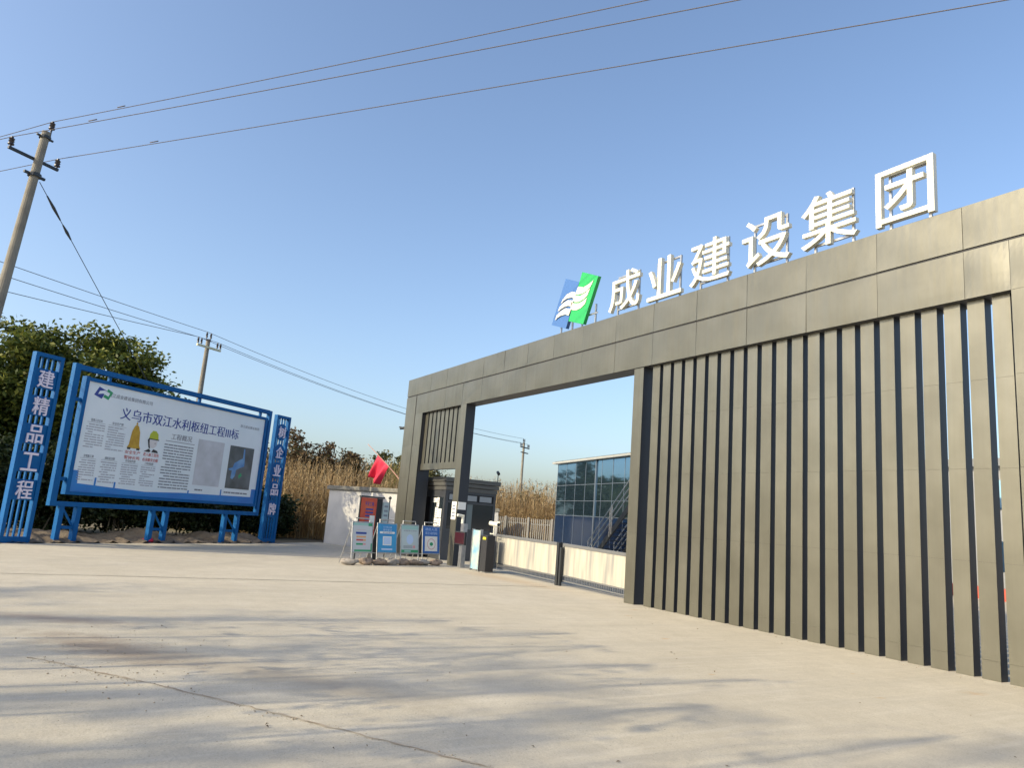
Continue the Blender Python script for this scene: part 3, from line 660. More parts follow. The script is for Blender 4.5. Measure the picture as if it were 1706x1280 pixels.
m.box(FY, -24.90, KX-.151, 0, 1.0, -.025, .006); m.box(FY, -26.44, KX-.151, 2.2, 2.459, -.0245, .009); m.build('cabin_frame', M_CHAR, gh)
for y0, y1 in ((KY0+.105, KY0+.72), (KY0+.85, KY1-.105)):
    m = MB(); m.box(FX, y0, y1, 1.105, 2.015, -.02, -.012); m.build('window_pane', M_GLASSD, gh)
for k in range(3):
    y0 = KY0+.14+.62*k; m = MB(); m.box(FX, y0, y0+.5, 2.13, 2.33, -.01, .004); m.build('transom_pane', mat('frosted_transom', (.30, .33, .36), .25), gh)
m = MB(); m.box(FX, KY0+.87, KY0+1.12, 1.11, 2.01, -.0118, -.008); m.build('curtain', mat('grey_curtain', (.16, .20, .21), .8), gh)
m = MB(); m.box(FY, -24.89, KX-.16, 1.005, 2.195, -.022, -.012); fw = m.build('front_window', M_GLASSD, gh)
m = MB()
for (x, z, a, h) in ((-24.62, 1.1, .26, .34), (-24.33, 1.08, .28, .36), (-24.60, 1.46, .26, .36), (-24.32, 1.46, .26, .32), (-24.5, 1.84, .2, .34), (-24.84, 2.0, .32, .16)):
    m.box(FY, x, x+a, z, z+h, -.011, -.008, 0)
    for k in range(3): m.box(FY, x+.05, x+a*.75, z+h*(.2+.22*k), z+h*(.28+.22*k), -.0079, -.007, 1)
m.build('window_notices', [M_PAPER, M_TEXT], fw)
m = MB(); m.box(FY, -26.3, -25.08, .02, 2.19, -.03, -.015); m.build('door', M_CORE, gh)
def bullet_cam(name, label, base, p, d, body, bracket, scale=1.0):
    o = thing(name, label, 'security camera', base)
    d = Vector(d).normalized(); p = Vector(p)
    m = MB(); m.tube([p-d*.14*scale, p+d*.14*scale], .055*scale, 12); m.tube([p+d*.10*scale+Vector((0, 0, .058*scale)), p+d*.19*scale+Vector((0, 0, .058*scale))], .02*scale, 6)
    hb = m.build('camera_body', body, o)
    m = MB(); m.tube([p+d*.1401*scale, p+d*.15*scale], .04*scale, 10); m.build('lens', M_BLACK, hb)
    m = MB(); m.tube([Vector(base), Vector((p.x, p.y, base[2])) if abs(base[2]-p.z) > .25 else (Vector(base)+p)/2, p-Vector((0, 0, .05*scale))], .018*scale, 8); m.build('bracket', bracket, o)
    return o
bullet_cam('security_camera', 'small black camera on a curved arm at the guardhouse roof corner', (KX-.1, KY1-.1, 2.92), (KX+.12, KY1-.05, 3.25), (.8, -.3, -.25), M_IRON, M_IRON)
bullet_cam('security_camera', 'dark camera on a short arm at the top of the left pylon', (-26.42, .2, 4.72), (-26.78, .12, 4.82), (-.6, -.7, -.15), M_IRON, M_STEEL)
bullet_cam('plate_camera', 'white plate reading camera on a short post left of the gate leaves', (-19.5, .35, 1.12), (-19.3, .35, 1.42), (.9, .25, -.08), M_WHITE, M_WHITE, 1.25)
o = bullet_cam('plate_camera', 'white plate reading camera beside the first fin post', (-12.95, .8, 0), (-13.02, .72, 1.36), (-.9, .1, 0), M_WHITE, M_WHITE, 1.3)

# notices on the column, LED post, barrier cabinet, poster panel
CF = Fr((-21.19, 0, 0), (0, 1, 0), (0, 0, 1), (1, 0, 0))
m = MB(); m.box(CF, .02, .30, 1.78, 2.02, .001, .012); tag(m.build('notice_plate', M_PAPER), 'blank white plate on the dark side of the gate column', 'notice')
m = MB(); m.box(GATE, -21.57, -21.25, 1.45, 2.02, .001, .010, 0)
for k in range(4): m.quad(GATE, -21.53, -21.3, 1.53+.11*k, 1.59+.11*k, .011, 1)
tag(m.build('notice_sheet', [M_PAPER, M_TEXT]), 'printed sheet taped to the front of the gate column', 'notice')
led = thing('display_post', 'steel post with a square dark red display screen at the gate', 'display', (-20.62, -.05, 0))
m = MB(); m.box(GATE, -20.74, -20.54, 0, 1.35, -.10, .04); m.build('post', M_STEEL, led)
m = MB(); m.box(GATE, -20.98, -20.28, .70, 1.10, .041, .11); sc_ = m.build('screen_case', M_CORE, led)
m = MB(); m.box(GATE, -20.95, -20.31, .73, 1.07, .111, .114); m.build('screen', M_LEDSCR, sc_)
m = MB(); m.tube([(-20.68, -.02, 1.351), (-20.68, -.02, 1.62)], .05, 10); m.tube([(-20.68, -.02, 1.58), (-20.68, -.22, 1.6)], .045, 10); m.build('camera_head', M_WHITE, led)
bc = thing('barrier_cabinet', 'black barrier machine cabinet with a yellow light beside the gate leaf', 'barrier', (-19.22, .15, 0))
m = MB(); m.box(GATE, -19.40, -19.05, .03, 1.08, -.28, .0); m.build('cabinet', M_CORE, bc, bevel=.012)
m = MB(); m.box(GATE, -19.37, -19.08, 0, .03, -.25, -.03); m.build('plinth', M_STEEL, bc)
m = MB(); m.box(GATE, -19.27, -19.10, .95, 1.02, .001, .02); m.build('warning_light', mat('yellow_lens', (.65, .55, .05), .3), bc)
pp = thing('poster_panel', 'narrow upright panel printed pale blue and cream by the barrier cabinet', 'poster', (-19.75, .05, 0))
m = MB(); m.box(GATE, -19.98, -19.50, .05, 1.2, -.06, -.02); m.build('panel', mat('poster_bluecream', (.16, .36, .52), .4, c2=(.56, .56, .40), scale=2.4), pp)
m = MB(); m.box(GATE, -20.02, -19.981, 0, 1.23, -.08, 0); m.box(GATE, -19.499, -19.46, 0, 1.23, -.08, 0); m.build('panel_frame', M_STEEL, pp)

# ------------------------------------------------------------------ gate leaves
def leaf(x0, x1, z_l, z_r, label):
    o = thing('swing_gate', label, 'gate', ((x0+x1)/2, .62, 0), 'low gate leaves across the vehicle opening')
    f = Fr((x0, .6, 0), Vector((x1-x0, 0, z_r-z_l)).normalized(), (0, 0, 1), (0, -1, 0)); Lg = x1-x0
    m = MB(); m.box(f, 0, .07, .10+z_l*0, z_l, -.06, 0); m.box(f, Lg-.07, Lg, .10, z_l, -.06, 0); m.box(f, .071, Lg-.071, z_l-.08, z_l, -.06, 0)
    m.box(f, .071, Lg-.071, .12, .15, -.06, 0); m.box(f, .071, Lg-.071, .25, .28, -.06, 0)
    k = int(Lg/.07)
    for i in range(1, k): m.box(f, .07+i*(Lg-.14)/k-.008, .07+i*(Lg-.14)/k+.008, .151, .249, -.04, -.02)
    m.build('leaf_frame', M_IRON2, o)
    m = MB(); m.box(f, .072, Lg-.072, .282, z_l-.082, -.045, -.015); m.build('leaf_panel', M_LEAFPANEL, o)
M_IRON2 = mat('grey_painted_steel', (.13, .135, .14), .5)
leaf(-19.62, -16.18, 1.13, 1.09, 'low gate leaf with a pale panel beside the barrier cabinet')
leaf(-16.02, -12.80, 1.09, 1.02, 'low gate leaf with a stained pale panel beside the fin wall')
m = MB(); m.box(GATE, -16.15, -16.05, 0, 1.1, -.62, -.5); m.box(GATE, -16.0, -15.93, 0, .98, -.57, -.5); tag(m.build('latch_post', M_IRON), 'dark latch posts standing where the two gate leaves meet', 'post')
m = MB(); m.box(GATE, -13.05, -12.93, .42, .98, -.50, -.40); tag(m.build('control_box', mat('olive_box', (.17, .16, .12), .5)), 'small olive grey box on the gate leaf by the fin wall', 'control box')

# ------------------------------------------------------------------ site fence and inner wall
fc = thing('picket_fence', 'pale grey upright picket fence in front of the dry reeds', 'fence', (-34.5, 11.2, 0))
PA, PB = Vector((-36.6, 10.0, 0)), Vector((-31.9, 12.3, 0)); pd = (PB-PA).normalized(); PL = (PB-PA).length
PFm = Fr(PA, pd, (0, 0, 1), Vector((pd.y, -pd.x, 0)))
m = MB(); n = int(PL/.13)
for i in range(n): m.box(PFm, i*.13, i*.13+.055, .1, 1.72, -.03, 0)
m.build('pickets', mat('fence_grey', (.19, .185, .175), .6), fc)
m = MB(); m.box(PFm, 0, PL, .35, .42, -.07, -.031); m.box(PFm, 0, PL, 1.4, 1.47, -.07, -.031); m.build('rails', MATS['fence_grey'], fc)
for s_ in (.9, 2.4, 3.9):
    m = MB(); m.box(PFm, s_, s_+.12, 0, 1.78, .002, .08); m.build('post', MATS['fence_grey'], fc)
iw = thing('inner_wall', 'short white wall with grey cap behind the guardhouse', 'wall', (-36.3, 8.4, 0))
IF = Fr((-35.35, 8.55, 0), Vector((.56, .83, 0)), (0, 0, 1), Vector((.83, -.56, 0)))
m = MB(); m.box(IF, -3, .95, 0, 1.95, -.25, 0); m.build('wall_body', M_WALL, iw); m = MB(); m.box(IF, -3.05, 1.0, 1.95, 2.12, -.31, .06); m.build('coping', M_COPING, iw)

# ------------------------------------------------------------------ glass office building
OB = Vector((-31.6, 10.9, 0)); OU = Vector((.98, -.2, 0)).normalized(); ON = Vector((OU.y, -OU.x, 0))
OF = Fr(OB, OU, (0, 0, 1), ON); BL = 14.0
ob = thing('office_building', 'two storey office block with a blue mirror glass facade', 'building', OF.p(BL/2, 0, -6))
m = MB(); m.box(OF, 0, BL, 0, 4.62, -10, -.12); m.build('wall', mat('office_wall', (.40, .41, .42), .8), ob)
rg = random.Random(31)
xs = [0, 1.15, 2.3, 3.45, 4.6, 5.2+.0, 6.3, 7.4, 8.5, 9.6, 10.7, 11.8, 12.9, 14.0]
rows = [(2.0, 2.72, 'n'), (2.72, 3.5, 'b'), (3.5, 4.62, 'b')]
for z0, z1, kd in [(0.0, 2.0, 's')] + rows:
    for a, b in zip(xs, xs[1:]):
        tl = rg.uniform(-.006, .006); ts = rg.uniform(-.006, .006)
        f2 = Fr(OF.p(a, z0, 0), (OU + ON*ts).normalized(), (Vector((0, 0, 1)) + ON*tl).normalized(), ON)
        m = MB(); m.box(f2, .015, b-a-.015, .012, z1-z0-.012, -.03, .0)
        m.build('spandrel_glass' if kd == 's' else 'glass_pane', M_GLASSN if kd == 's' else M_GLASSB, ob)
m = MB()
for a in xs: m.box(OF, a-.014, a+.014, 0, 4.62, -.11, .006)
m.box(OF, 4.58, 4.66, 0, 4.62, -.10, .05)
for z in (2.0, 2.72, 3.5): m.box(OF, 0, BL, z-.011, z+.011, -.11, .008)
m.build('mullions', mat('mullion_steel', (.24, .28, .33), .4, .6), ob)
m = MB(); m.box(OF, -.25, BL+.2, 4.62, 4.72, -10.2, .24)
m.build('eave', mat('eave_white', (.33, .34, .33), .6), ob)
m = MB(); m.prism(Fr(OF.p(-.5, 0, 0), (-ON), (0, 0, 1), OU), [(-.26, 4.723), (10.2, 4.723), (5.0, 5.7)], 0.6, BL+.4, 0); m.build('roof', mat('roof_sheet', (.20, .21, .22), .6), ob)
# outside staircase
st = thing('staircase', 'steel outdoor stairs with three rail handrails in front of the glass facade', 'staircase', OF.p(9.6, 0, 1.6))
SF = Fr(OF.p(0, 0, 1.62), OU, (0, 0, 1), ON)
def zst(s_): return (s_-7.75)*.73
for nm, c0 in (('stringer', 0.0), ('stringer', -1.15)):
    m = MB(); m.bar(SF.p(7.75, .05, c0), SF.p(11.05, zst(11.05)+.05, c0), .05, .22); m.build(nm, M_IRON, st)
for i in range(14):
    s_ = 7.9+i*.235; m = MB(); m.box(SF, s_, s_+.26, zst(s_)+.10, zst(s_)+.13, -1.12, -.03); m.build('tread', M_IRON, st)
m = MB(); m.box(SF, 11.06, 12.6, 2.42, 2.5, -1.15, .0); m.build('landing', M_IRON, st)
for c0 in (.02, -1.17):
    m = MB()
    for h in (.45, .72, 1.02): m.tube([SF.p(7.6, zst(7.6)+h+.05, c0), SF.p(11.05, zst(11.05)+h+.05, c0), SF.p(12.6, 2.45+h, c0)], .024, 8)
    for s_ in (7.6, 9.45, 9.6, 11.05, 12.5): m.tube([SF.p(s_, max(0, min(2.45, zst(s_)-.02)), c0), SF.p(s_, min(2.45, zst(s_))+1.07, c0)], .024, 8)
    m.build('handrail', mat('stainless_rail', (.52, .52, .52), .3, .85), st)
for s_ in (11.1, 12.5):
    m = MB(); m.tube([SF.p(s_, 0, -.02), SF.p(s_, 2.42, -.02)], .05, 10); m.build('support_post', M_WHITE, st)
# far white block seen in slivers between the fins
fb = thing('site_block', 'far pale two storey block glimpsed between the fins', 'building', (-12, 34, 0))
m = MB(); m.box(WXY, -34, 10, 30, 38, 0, 6.2); m.build('wall', mat('block_wall', (.24, .25, .26), .8), fb)
m = MB(); m.box(WXY, -34.4, 10.4, 29.6, 38.4, 6.2, 6.6); m.build('roof', mat('roof_dark', (.16, .17, .18), .6), fb)
for i in range(14):
    for z in (.9, 4.0):
        x = -33+3.1*i; m = MB(); m.box(WXY, x, x+1.7, 29.94, 29.99, z, z+1.5); m.build('window', M_GLASSB, fb)
m = MB(); m.box(WXY, -30, 6, 19.5, 20.1, 0, .45); tag(m.build('planter_kerb', mat('red_kerb', (.45, .08, .05), .6)), 'low red kerb across the yard glimpsed between the fins', 'kerb')

# ------------------------------------------------------------------ plants
def leaf_cloud(rng, centres, radii, counts, size, flat=.0, elong=1.7):
    """many small leaf quads around clump centres -> verts, faces"""
    P = np.concatenate([c + rng.normal(0, 1, (n, 3))*np.array(r)*.5 for c, r, n in zip(centres, radii, counts)])
    n = len(P); a = rng.normal(0, 1, (n, 3)); a[:, 2] *= .6; a /= np.linalg.norm(a, axis=1)[:, None]
    b = rng.normal(0, 1, (n, 3)); b -= a*(a*b).sum(1)[:, None]; b /= np.linalg.norm(b, axis=1)[:, None]
    s = size*rng.uniform(.55, 1.3, (n, 1)); a *= s*elong*.5; b *= s*.5
    V = np.stack([P-a, P-b*.9+a*.1, P+a, P+b*.9+a*.1], 1).reshape(-1, 3)
    return V
def mesh_quads(name, V, m, parent, base):
    n = len(V)//4; me = bpy.data.meshes.new(name); W = V-np.array(base)
    me.vertices.add(len(W)); me.vertices.foreach_set('co', W.astype(np.float32).ravel())
    me.loops.add(4*n); me.loops.foreach_set('vertex_index', np.arange(4*n, dtype=np.int32))
    me.polygons.add(n); me.polygons.foreach_set('loop_start', np.arange(0, 4*n, 4, dtype=np.int32)); me.polygons.foreach_set('loop_total', np.full(n, 4, np.int32))
    me.materials.append(m); me.update(calc_edges=True); me.validate()
    o = bpy.data.objects.new(name, me); COL.objects.link(o)
    if parent: o.parent = parent
    else: o.location = base
    return o
def tree(name, label, loc, blobs, nclump, nleaf, size, lm, trunk_r=.16, trunks=1, cat='tree', group=None, bark=M_BARK, clump=.55, fill=.55, trunk_h=None, limbs=14, lname='crown', tname='trunk', seed=1):
    rng = np.random.default_rng(seed); o = thing(name, label, cat, loc, group); L_ = np.array(loc, float)
    cs = []; vol = np.array([b[1][0]*b[1][1]*b[1][2] for b in blobs]); vol = vol/vol.sum()
    for k in range(nclump):
        c, r = blobs[rng.choice(len(blobs), p=vol)]
        d = rng.normal(0, 1, 3); d /= np.linalg.norm(d); q = rng.uniform(fill, 1.0)
        cs.append(L_ + np.array(c) + d*q*np.array(r))
    cs = [c for c in cs if c[2] > L_[2]+.15]
    rad = [np.array([1, 1, .75])*clump*rng.uniform(.6, 1.25) for _ in cs]
    V = leaf_cloud(rng, cs, rad, [max(3, int(nleaf/len(cs)*rng.uniform(.5, 1.5))) for _ in cs], size)
    mesh_quads(lname, V, lm, o, L_)
    top = np.mean([np.array(b[0]) for b in blobs], 0) + L_; m = MB()
    for k in range(trunks):
        off = rng.normal(0, .25, 3)*(trunks > 1); off[2] = 0
        h = trunk_h or (top[2]-L_[2])*.75; tp = L_ + off + (top-L_)*h/(top[2]-L_[2])*np.array([1, 1, 1]) + rng.normal(0, .12*trunks**.5, 3)*np.array([1, 1, 0])
        md = (L_+off)*.5+tp*.5 + rng.normal(0, .08, 3)
        m.tube([L_+off, md, tp], [trunk_r, trunk_r*.8, trunk_r*.55], 8)
        for j in range(limbs//trunks):
            c = cs[rng.integers(len(cs))]; st_ = md*.5+tp*.5 if rng.random() < .4 else tp
            mid = st_*.5+c*.5 + rng.normal(0, .15, 3); m.tube([st_, mid, c], [trunk_r*.42, trunk_r*.25, trunk_r*.08], 5)
    m.build(tname, bark, o, smooth=True)
    return o
tree('broadleaf_tree', 'dense evergreen tree with the tallest rounded crown behind the billboard', (-31.4, -10.5, 0), [((0, .1, 5.35), (2.4, 2.3, 2.45)), ((0, -1.7, 5.0), (2.0, 1.8, 2.2)), ((.3, 1.1, 4.2), (1.9, 1.7, 2.1)), ((0, -1.1, 4.6), (2.0, 1.7, 2.1)), ((-.3, .3, 3.0), (2.2, 2.5, 1.7))], 300, 50000, .115, M_LEAF1, .17, seed=2)
tree('broadleaf_tree', 'lower evergreen tree behind the larger slogan pillar', (-31.2, -13.6, 0), [((0, .3, 5.1), (2.3, 2.2, 2.3)), ((0, 1.2, 4.3), (1.8, 1.7, 2.2)), ((.2, -1.1, 3.4), (2.1, 1.9, 2.0))], 230, 36000, .115, M_LEAF1, .15, seed=3)
tree('broadleaf_tree', 'evergreen tree filling the left edge of the photo', (-30.4, -16.4, 0), [((0, 0, 4.2), (2.3, 2.1, 2.3)), ((0, 1, 3.2), (2.1, 2, 2))], 150, 18000, .12, M_LEAF1, .15, seed=4)
k = 0
for (x, y, h, lab) in ((-26.2, -15.6, 3.0, 'dark shrub at the foot of the left edge tree'), (-26.9, -13.2, 2.9, 'dark shrub behind the larger slogan pillar'), (-28.2, -11.2, 2.8, 'dark shrub behind the left half of the billboard'), (-29.5, -9.2, 2.7, 'dark shrub with pale stems behind the billboard middle'),
                       (-30.6, -7.4, 2.6, 'dark shrub behind the right half of the billboard'), (-31.9, -5.6, 2.3, 'dark shrub behind the farther slogan pillar'), (-33.2, -3.6, 2.1, 'dark shrub between the farther slogan pillar and the white wall'), (-30.2, -11.8, 3.2, 'tall dark shrub under the evergreen crown')):
    k += 1
    tree('shrub', lab, (x, y, 0), [((0, 0, h*.60), (1.1, 1.35, h*.42)), ((-.6, .3, h*.38), (1.1, 1.3, h*.38))], 110, 13000, .10, M_LEAF2, .03, trunks=5, cat='shrub', group='dark shrubs along the forecourt edge', bark=M_STEMPALE, clump=.42, limbs=20, lname='foliage', tname='stems', seed=10+k)
for i, (x, y, h, lm, lab) in enumerate(((-44.5, -1.6, 5.0, M_LEAF3, 'brownish bush right beside the farther slogan pillar'), (-43.2, -.1, 5.9, M_LEAF3, 'tallest brown leaved bush behind the dry reeds'), (-43.0, 1.6, 5.6, M_LEAF3, 'brown and green bush behind the wall end'),
                                        (-42.8, 3.5, 5.6, M_LEAF3, 'brown bush behind the middle of the white wall'), (-41.5, 5.3, 5.4, M_LEAF4, 'olive green bush behind the red flag'), (-40.4, 6.9, 5.0, M_LEAF4, 'thin olive bush touching the left pylon edge'))):
    tree('bush', lab, (x, y, 0), [((0, 0, h*.58), (1.4, 1.15, h*.38)), ((.2, .2, h*.35), (1.4, 1.3, h*.3))], 150, 11000, .12, lm, .05, trunks=4, cat='bush', group='bushes beyond the boundary wall', clump=.42, fill=.3, limbs=28, lname='foliage', tname='stems', seed=30+i)
for i, (x, y, h, lm, lab) in enumerate(((-44.5, 17.6, 4.0, M_LEAF4, 'olive bush beside the far utility pole'), (-41.2, 18.6, 3.3, M_LEAF4, 'low green bush at the corner of the glass building'), (-47, 15.2, 4.2, M_LEAF3, 'brown bush above the guardhouse roof'))):
    tree('bush', lab, (x, y, 0), [((0, 0, h*.55), (1.7, 1.7, h*.42))], 80, 4200, .14, lm, .05, trunks=3, cat='bush', group='bushes beyond the picket fence', clump=.5, fill=.3, limbs=18, lname='foliage', tname='stems', seed=50+i)
# bare winter tree far behind the guardhouse
tree('bare_tree', 'tiny leafless tree in the distance above the guardhouse roof', (-66, 19.5, 0), [((0, 0, 5.2), (1.8, 1.8, 1.9))], 60, 500, .10, M_LEAF3, .08, trunks=3, clump=.4, limbs=50, seed=61)

def reeds(name, poly, n, h0, h1, lm, seed):
    rng = np.random.default_rng(seed); Q = []
    p0, p1, p2, p3 = [np.array(p, float) for p in poly]
    for i in range(n):
        u, v = rng.random(2); b = np.append((p0*(1-u)+p1*u)*(1-v)+(p3*(1-u)+p2*u)*v, 0)
        h = rng.uniform(h0, h1); ln = rng.normal(0, .10, 2)*h; t = rng.uniform(0, math.pi); wv = np.array([math.cos(t), math.sin(t), 0])*.014
        m1 = b+np.array([ln[0]*.35, ln[1]*.35, h*.55]); tp = b+np.array([ln[0], ln[1], h])
        Q += [b-wv, b+wv, m1+wv, m1-wv, m1-wv, m1+wv, tp+wv*.5, tp-wv*.5]
        for k in range(rng.integers(2, 5)):                 # leaves
            z = rng.uniform(.25, .85); q = b*(1-z)+tp*z; t = rng.uniform(0, 6.28); d = np.array([math.cos(t), math.sin(t), .0]); l = rng.uniform(.35, .7); wl = np.array([-d[1], d[0], 0])*.018
            md = q+d*l*.5+np.array([0, 0, l*.4]); en = q+d*l*1.0+np.array([0, 0, l*.1]); Q += [q-wl, q+wl, md+wl, md-wl, md-wl, md+wl, en, en]
        if rng.random() < .55:                              # plume
            for k in range(7):
                q = tp+np.array([0, 0, -.02+.055*k]); t = rng.uniform(0, 6.28); d = np.array([math.cos(t), math.sin(t), .8])*rng.uniform(.06, .15)*(1-k*.09); wl = np.array([-d[1], d[0], 0])*.22; Q += [q-wl*.5, q+wl*.5, q+d+wl, q+d-wl]
    o = mesh_quads(name, np.array(Q), lm, None, np.array([*(p0+p2)/2, 0.0])); return kind(o, 'stuff')
reeds('dry_reeds', [(-34.2, -3.4), (-31.9, 2.2), (-41.5, 7.5), (-43.5, -2.5)], 2300, 1.4, 3.7, M_REED, 71)
reeds('dry_reeds', [(-37.0, -8), (-34.5, -3.4), (-43.5, -2.5), (-46, -9)], 900, 1.8, 3.0, M_REED, 72)
reeds('dry_reeds', [(-38.6, 9.5), (-33.6, 14.0), (-39, 21), (-47, 14)], 2200, 1.5, 3.8, M_REED, 73)
reeds('green_reeds', [(-37.4, 3.2), (-36.0, 4.8), (-38.5, 6.5), (-40, 5)], 260, 3.0, 4.4, M_REEDG, 74)

# trees beside the road, outside the picture, whose shadows cross the forecourt
for i, (x, y, h, tr, lab) in enumerate(((-14.0, -27.0, 10.6, .09, 'thin roadside tree farthest left of the photographer'), (-11.5, -29.0, 13.2, .12, 'tall roadside tree far left of the photographer'), (-9.0, -26.0, 12.0, .10, 'thin roadside tree with low limbs left of the photographer'),
                                    (-7.6, -30.0, 14.6, .13, 'tall roadside tree just left of the photographer'), (-5.8, -27.0, 12.2, .10, 'thin roadside tree straight behind the photographer'), (-4.2, -31.0, 16.2, .13, 'tallest roadside tree behind the photographer'), (-2.0, -27.5, 12.8, .10, 'thin roadside tree right of the photographer'))):
    cl = i in (3, 4, 5)
    tree('roadside_tree', lab, (x, y, 0), [((0, 0, h*.80), (1.3, 1.3, h*.20)), ((.3, .2, h*.62), (1.1, 1.1, h*.12))], 16 if cl else 30, 1250 if cl else 700, .085, M_LEAF4, tr, trunks=1, group='roadside trees behind the photographer', clump=.36 if cl else .62, fill=.4, limbs=34, trunk_h=h*.80, seed=80+i)
for i, (x, y, h) in enumerate(((-78, -12, 8.6), (-80, -6.5, 7.6), (-77, -1.5, 8.8), (-80, 4, 7.4), (-78, 9, 7.8), (-82, 13.5, 6.6))):
    tree('distant_tree', ['dark distant tree nearest the big evergreens', 'second dark distant tree from the evergreens', 'tallest dark distant tree behind the brown bushes', 'dark distant tree behind the white wall', 'dark distant tree behind the red flag', 'low dark distant tree behind the left pylon'][i], (x, y, 0),
         [((0, 0, h*.55), (3.2, 3.4, h*.45))], 90, 4200, .34, M_LEAF2, .2, group='distant trees past the reeds', clump=.9, fill=.4, limbs=10, seed=120+i)

for i, (x, y, h) in enumerate(((-10.6, -16.2, 6.2), (-9.5, -15.2, 6.6), (-8.5, -16.6, 7.2), (-7.4, -15.4, 6.4), (-6.5, -16.4, 7.4), (-5.4, -15.6, 6.0), (-4.3, -16.8, 7.6), (-8.0, -14.6, 5.0))):
    tree('sapling', ['bare sapling farthest left of the photographer', 'second bare sapling left of the photographer', 'tall bare sapling left of the photographer', 'bare sapling between two tall ones', 'tall bare sapling near the photographer', 'shortest bare sapling of the back row', 'bare sapling closest behind the photographer', 'small bare sapling in front of the row'][i], (x, y, 0),
         [((0, 0, h*.72), (.75, .75, h*.26))], 20, 90, .09, M_LITTER, .035, group='bare saplings behind the photographer', clump=.2, fill=.5, limbs=22, trunk_h=h*.95, seed=140+i)

# ------------------------------------------------------------------ utility poles and wires
def sagline(a, b, sag, n=24):
    a, b = Vector(a), Vector(b); return [a.lerp(b, t/n) - Vector((0, 0, sag*4*(t/n)*(1-t/n))) for t in range(n+1)]
def insul(mb, p, h=.26, r=.075):
    p = Vector(p); z = Vector((0, 0, 1)); pts = [p, p+z*h*.18, p+z*h*.2, p+z*h*.34, p+z*h*.36, p+z*h*.55, p+z*h*.57, p+z*h*.78, p+z*h*.85, p+z*h]
    mb.tube(pts, [r*.35, r*.35, r, r*.9, r*.6, r*.95, r*.6, r*.95, r*.5, r*.4], 10)
AD = Vector((-.57, .82, 0))
up1 = thing('utility_pole', 'leaning concrete power pole cut by the left edge of the photo', 'utility pole', (-24.45, -13.75, 0))
PT = Vector((-24.12, -13.0, 11.68)); PBs = Vector((-24.40, -13.62, -.3))
m = MB(); m.tube([PBs, PBs.lerp(PT, .5), PT], [.17, .142, .112], 16); m.build('pole_shaft', M_POLE, up1, smooth=False)
ax = PBs.lerp(PT, .925)
m = MB(); m.bar(ax-AD*.72-Vector((0, .12, 0)), ax+AD*.72-Vector((0, .12, 0)), .075); m.build('crossarm', M_IRON, up1)
m = MB()
for z in (.90, .885): pass
q = PBs.lerp(PT, .885); m.tube([q-Vector((0, 0, .05)), q+Vector((0, 0, .05))], .175, 14); m.bar(q-AD*.3, q+AD*.3, .07); m.build('clamp', M_IRON, up1); m = MB()
q = PBs.lerp(PT, .985); m.tube([q-Vector((0, 0, .04)), q+Vector((0, 0, .04))], .155, 14); m.bar(q-AD*.24, q+AD*.24, .05); m.build('clamp', M_IRON, up1); m = MB()
m.tube([PT+AD*.12-Vector((0, 0, .15)), PT+AD*.12+Vector((0, 0, .1))], .022, 8); m.build('top_pin', M_IRON, up1)
tops = [ax-AD*.67+Vector((0, -.12, .04)), PT+AD*.12+Vector((0, 0, .1)), ax+AD*.67+Vector((0, -.12, .04))]
for t in tops:
    m = MB(); insul(m, t, .30, .085); m.build('insulator', M_INSUL, up1)
WD = Vector((.81, .585, 0))
ends = [(Vector((-8.35, -1.9, 11.15))), (Vector((-9.55, -2.65, 11.55))), (Vector((-5.2, 1.8, 10.95)))]
LABW = ['overhead wire on the left crossarm insulator of the leaning pole', 'topmost overhead wire over the pole tip of the leaning pole', 'lowest overhead wire on the right crossarm insulator of the leaning pole']
for t, e, lab in zip(tops, ends, LABW):
    e = e + Vector((0, 0, .24)); a = t+Vector((0, 0, .3)); d = (e-a); d.z = 0; far = a+d*2.6; far.z = a.z+(e.z-a.z)*2.2; back = a-d*1.0; back.z = a.z-.15
    # one span through the insulator in both directions
    m = MB(); m.tube(sagline(back, a, .12, 10)+sagline(a, far, .25, 40)[1:], .011, 6)
    s_ = a.lerp(far, .06); m.tube([s_, s_+(far-a).normalized()*.3], .016, 6)
    tag(m.build('power_line', M_WIRE, smooth=True), lab, 'power line', 'wires on the leaning pole')
m = MB(); g0 = PBs.lerp(PT, .875)+AD*.18; g1 = Vector((-31.6, -8.6, 3.0)); gl = Vector((-33.0, -7.6, 1.2))
GA = Vector((-29.3, -5.2, 0)); g0v = g0
m.tube([g0, g0.lerp(GA, .5), GA], .011, 6)
for a_, b_ in ((.03, .085), (.095, .13), (.66, .70), (.715, .75)): m.tube([g0.lerp(GA, a_), g0.lerp(GA, (a_+b_)/2), g0.lerp(GA, b_)], [.02, .045, .02], 8)
tag(m.build('guy_wire', M_IRON), 'slanting stay wire with insulators running from the leaning pole to the trees', 'stay wire')

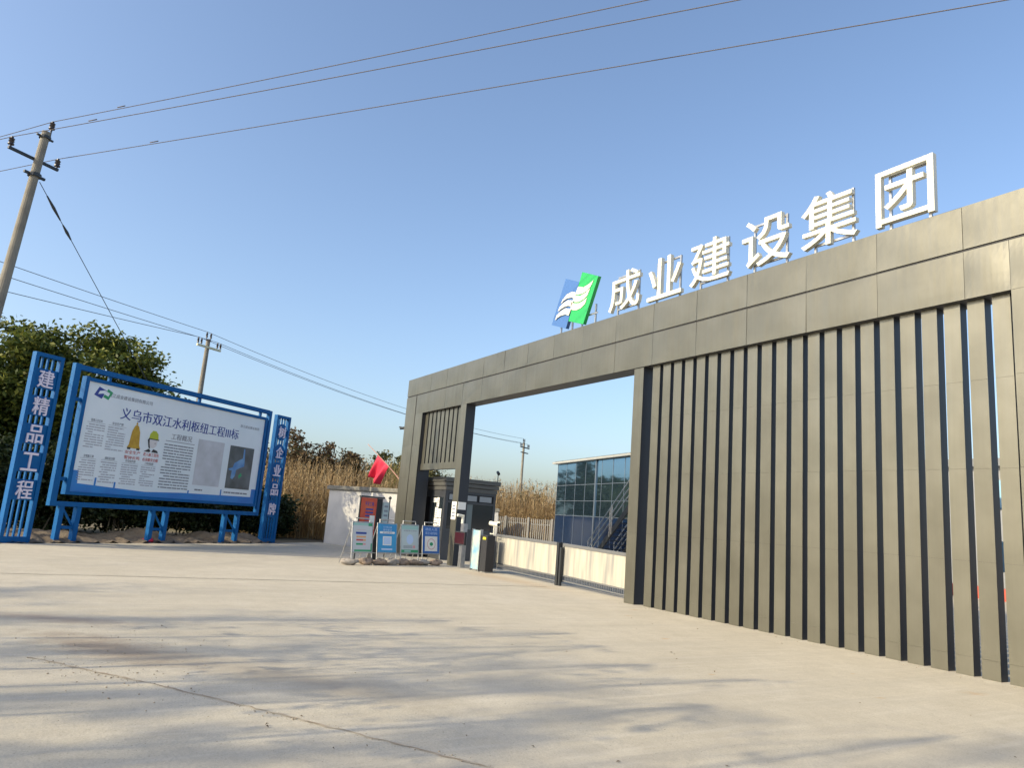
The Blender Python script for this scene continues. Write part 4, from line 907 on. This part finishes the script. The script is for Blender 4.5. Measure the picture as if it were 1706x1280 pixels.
def far_pole(name, label, base, h, arm_d, arm_z, armm, armw=.75, second=None):
    o = thing(name, label, 'utility pole', base); b = Vector(base)
    m = MB(); m.tube([b-Vector((0, 0, .3)), b+Vector((0, 0, h))], [.17, .105], 14); m.build('pole_shaft', M_POLE, o)
    a = Vector(arm_d).normalized(); c = b+Vector((0, 0, arm_z)); tps = []
    n_ = a.cross(Vector((0, 0, 1)))
    m = MB(); m.bar(c-a*armw+n_*.13, c+a*armw+n_*.13, .10, .10)
    if second: m.bar(c-a*armw*.8+n_*.13-Vector((0, 0, second)), c+a*armw*.8+n_*.13-Vector((0, 0, second)), .09)
    m.build('crossarm', armm, o)
    m = MB(); m.bar(b+Vector((0, 0, h-.05))-a*.15, b+Vector((0, 0, h-.05))+a*.15, .06); m.build('top_bracket', M_IRON, o)
    for s_ in (-armw*.95, -armw*.68, armw*.68, armw*.95):
        p = c+a*s_+n_*.13+Vector((0, 0, .05)); m = MB(); insul(m, p, .34, .06); m.build('insulator', M_INSUL, o); tps.append(p+Vector((0, 0, .34)))
    for s_ in (-.13, .13):
        p = b+a*s_+Vector((0, 0, h)); m = MB(); insul(m, p, .36, .06); m.build('insulator', M_INSUL, o); tps.append(p+Vector((0, 0, .36)))
    return tps
t2 = far_pole('utility_pole', 'concrete power pole with pale crossarm behind the billboard', (-39.7, -5.95, 0), 9.55, (-.55, .84, 0), 9.1, M_YELLOWARM)
t3 = far_pole('utility_pole', 'small distant power pole above the dry reeds', (-59.8, 25.9, 0), 9.0, (-.5, .86, 0), 8.5, M_IRON, .9, .5)
m = MB()
LAB2 = ['lowest far wire on the left arm of the billboard pole', 'middle far wire on the right arm of the billboard pole', 'top far wire on the tip of the billboard pole']
d23 = Vector((-59.8+39.7, 25.9+5.95, 0))
for i, lab in zip((0, 2, 4), LAB2):
    a, b = t2[i], t3[i]; pv = a + (Vector((-29.8, -14.1, {4: 9.1, 2: 8.66, 0: 8.12}[i])) - a)*2.2
    m = MB(); m.tube(sagline(pv, a, .12, 24)+sagline(a, b, .7, 24)[1:], .013, 5); tag(m.build('power_line', M_WIRE, smooth=True), lab, 'power line', 'wires on the far poles')
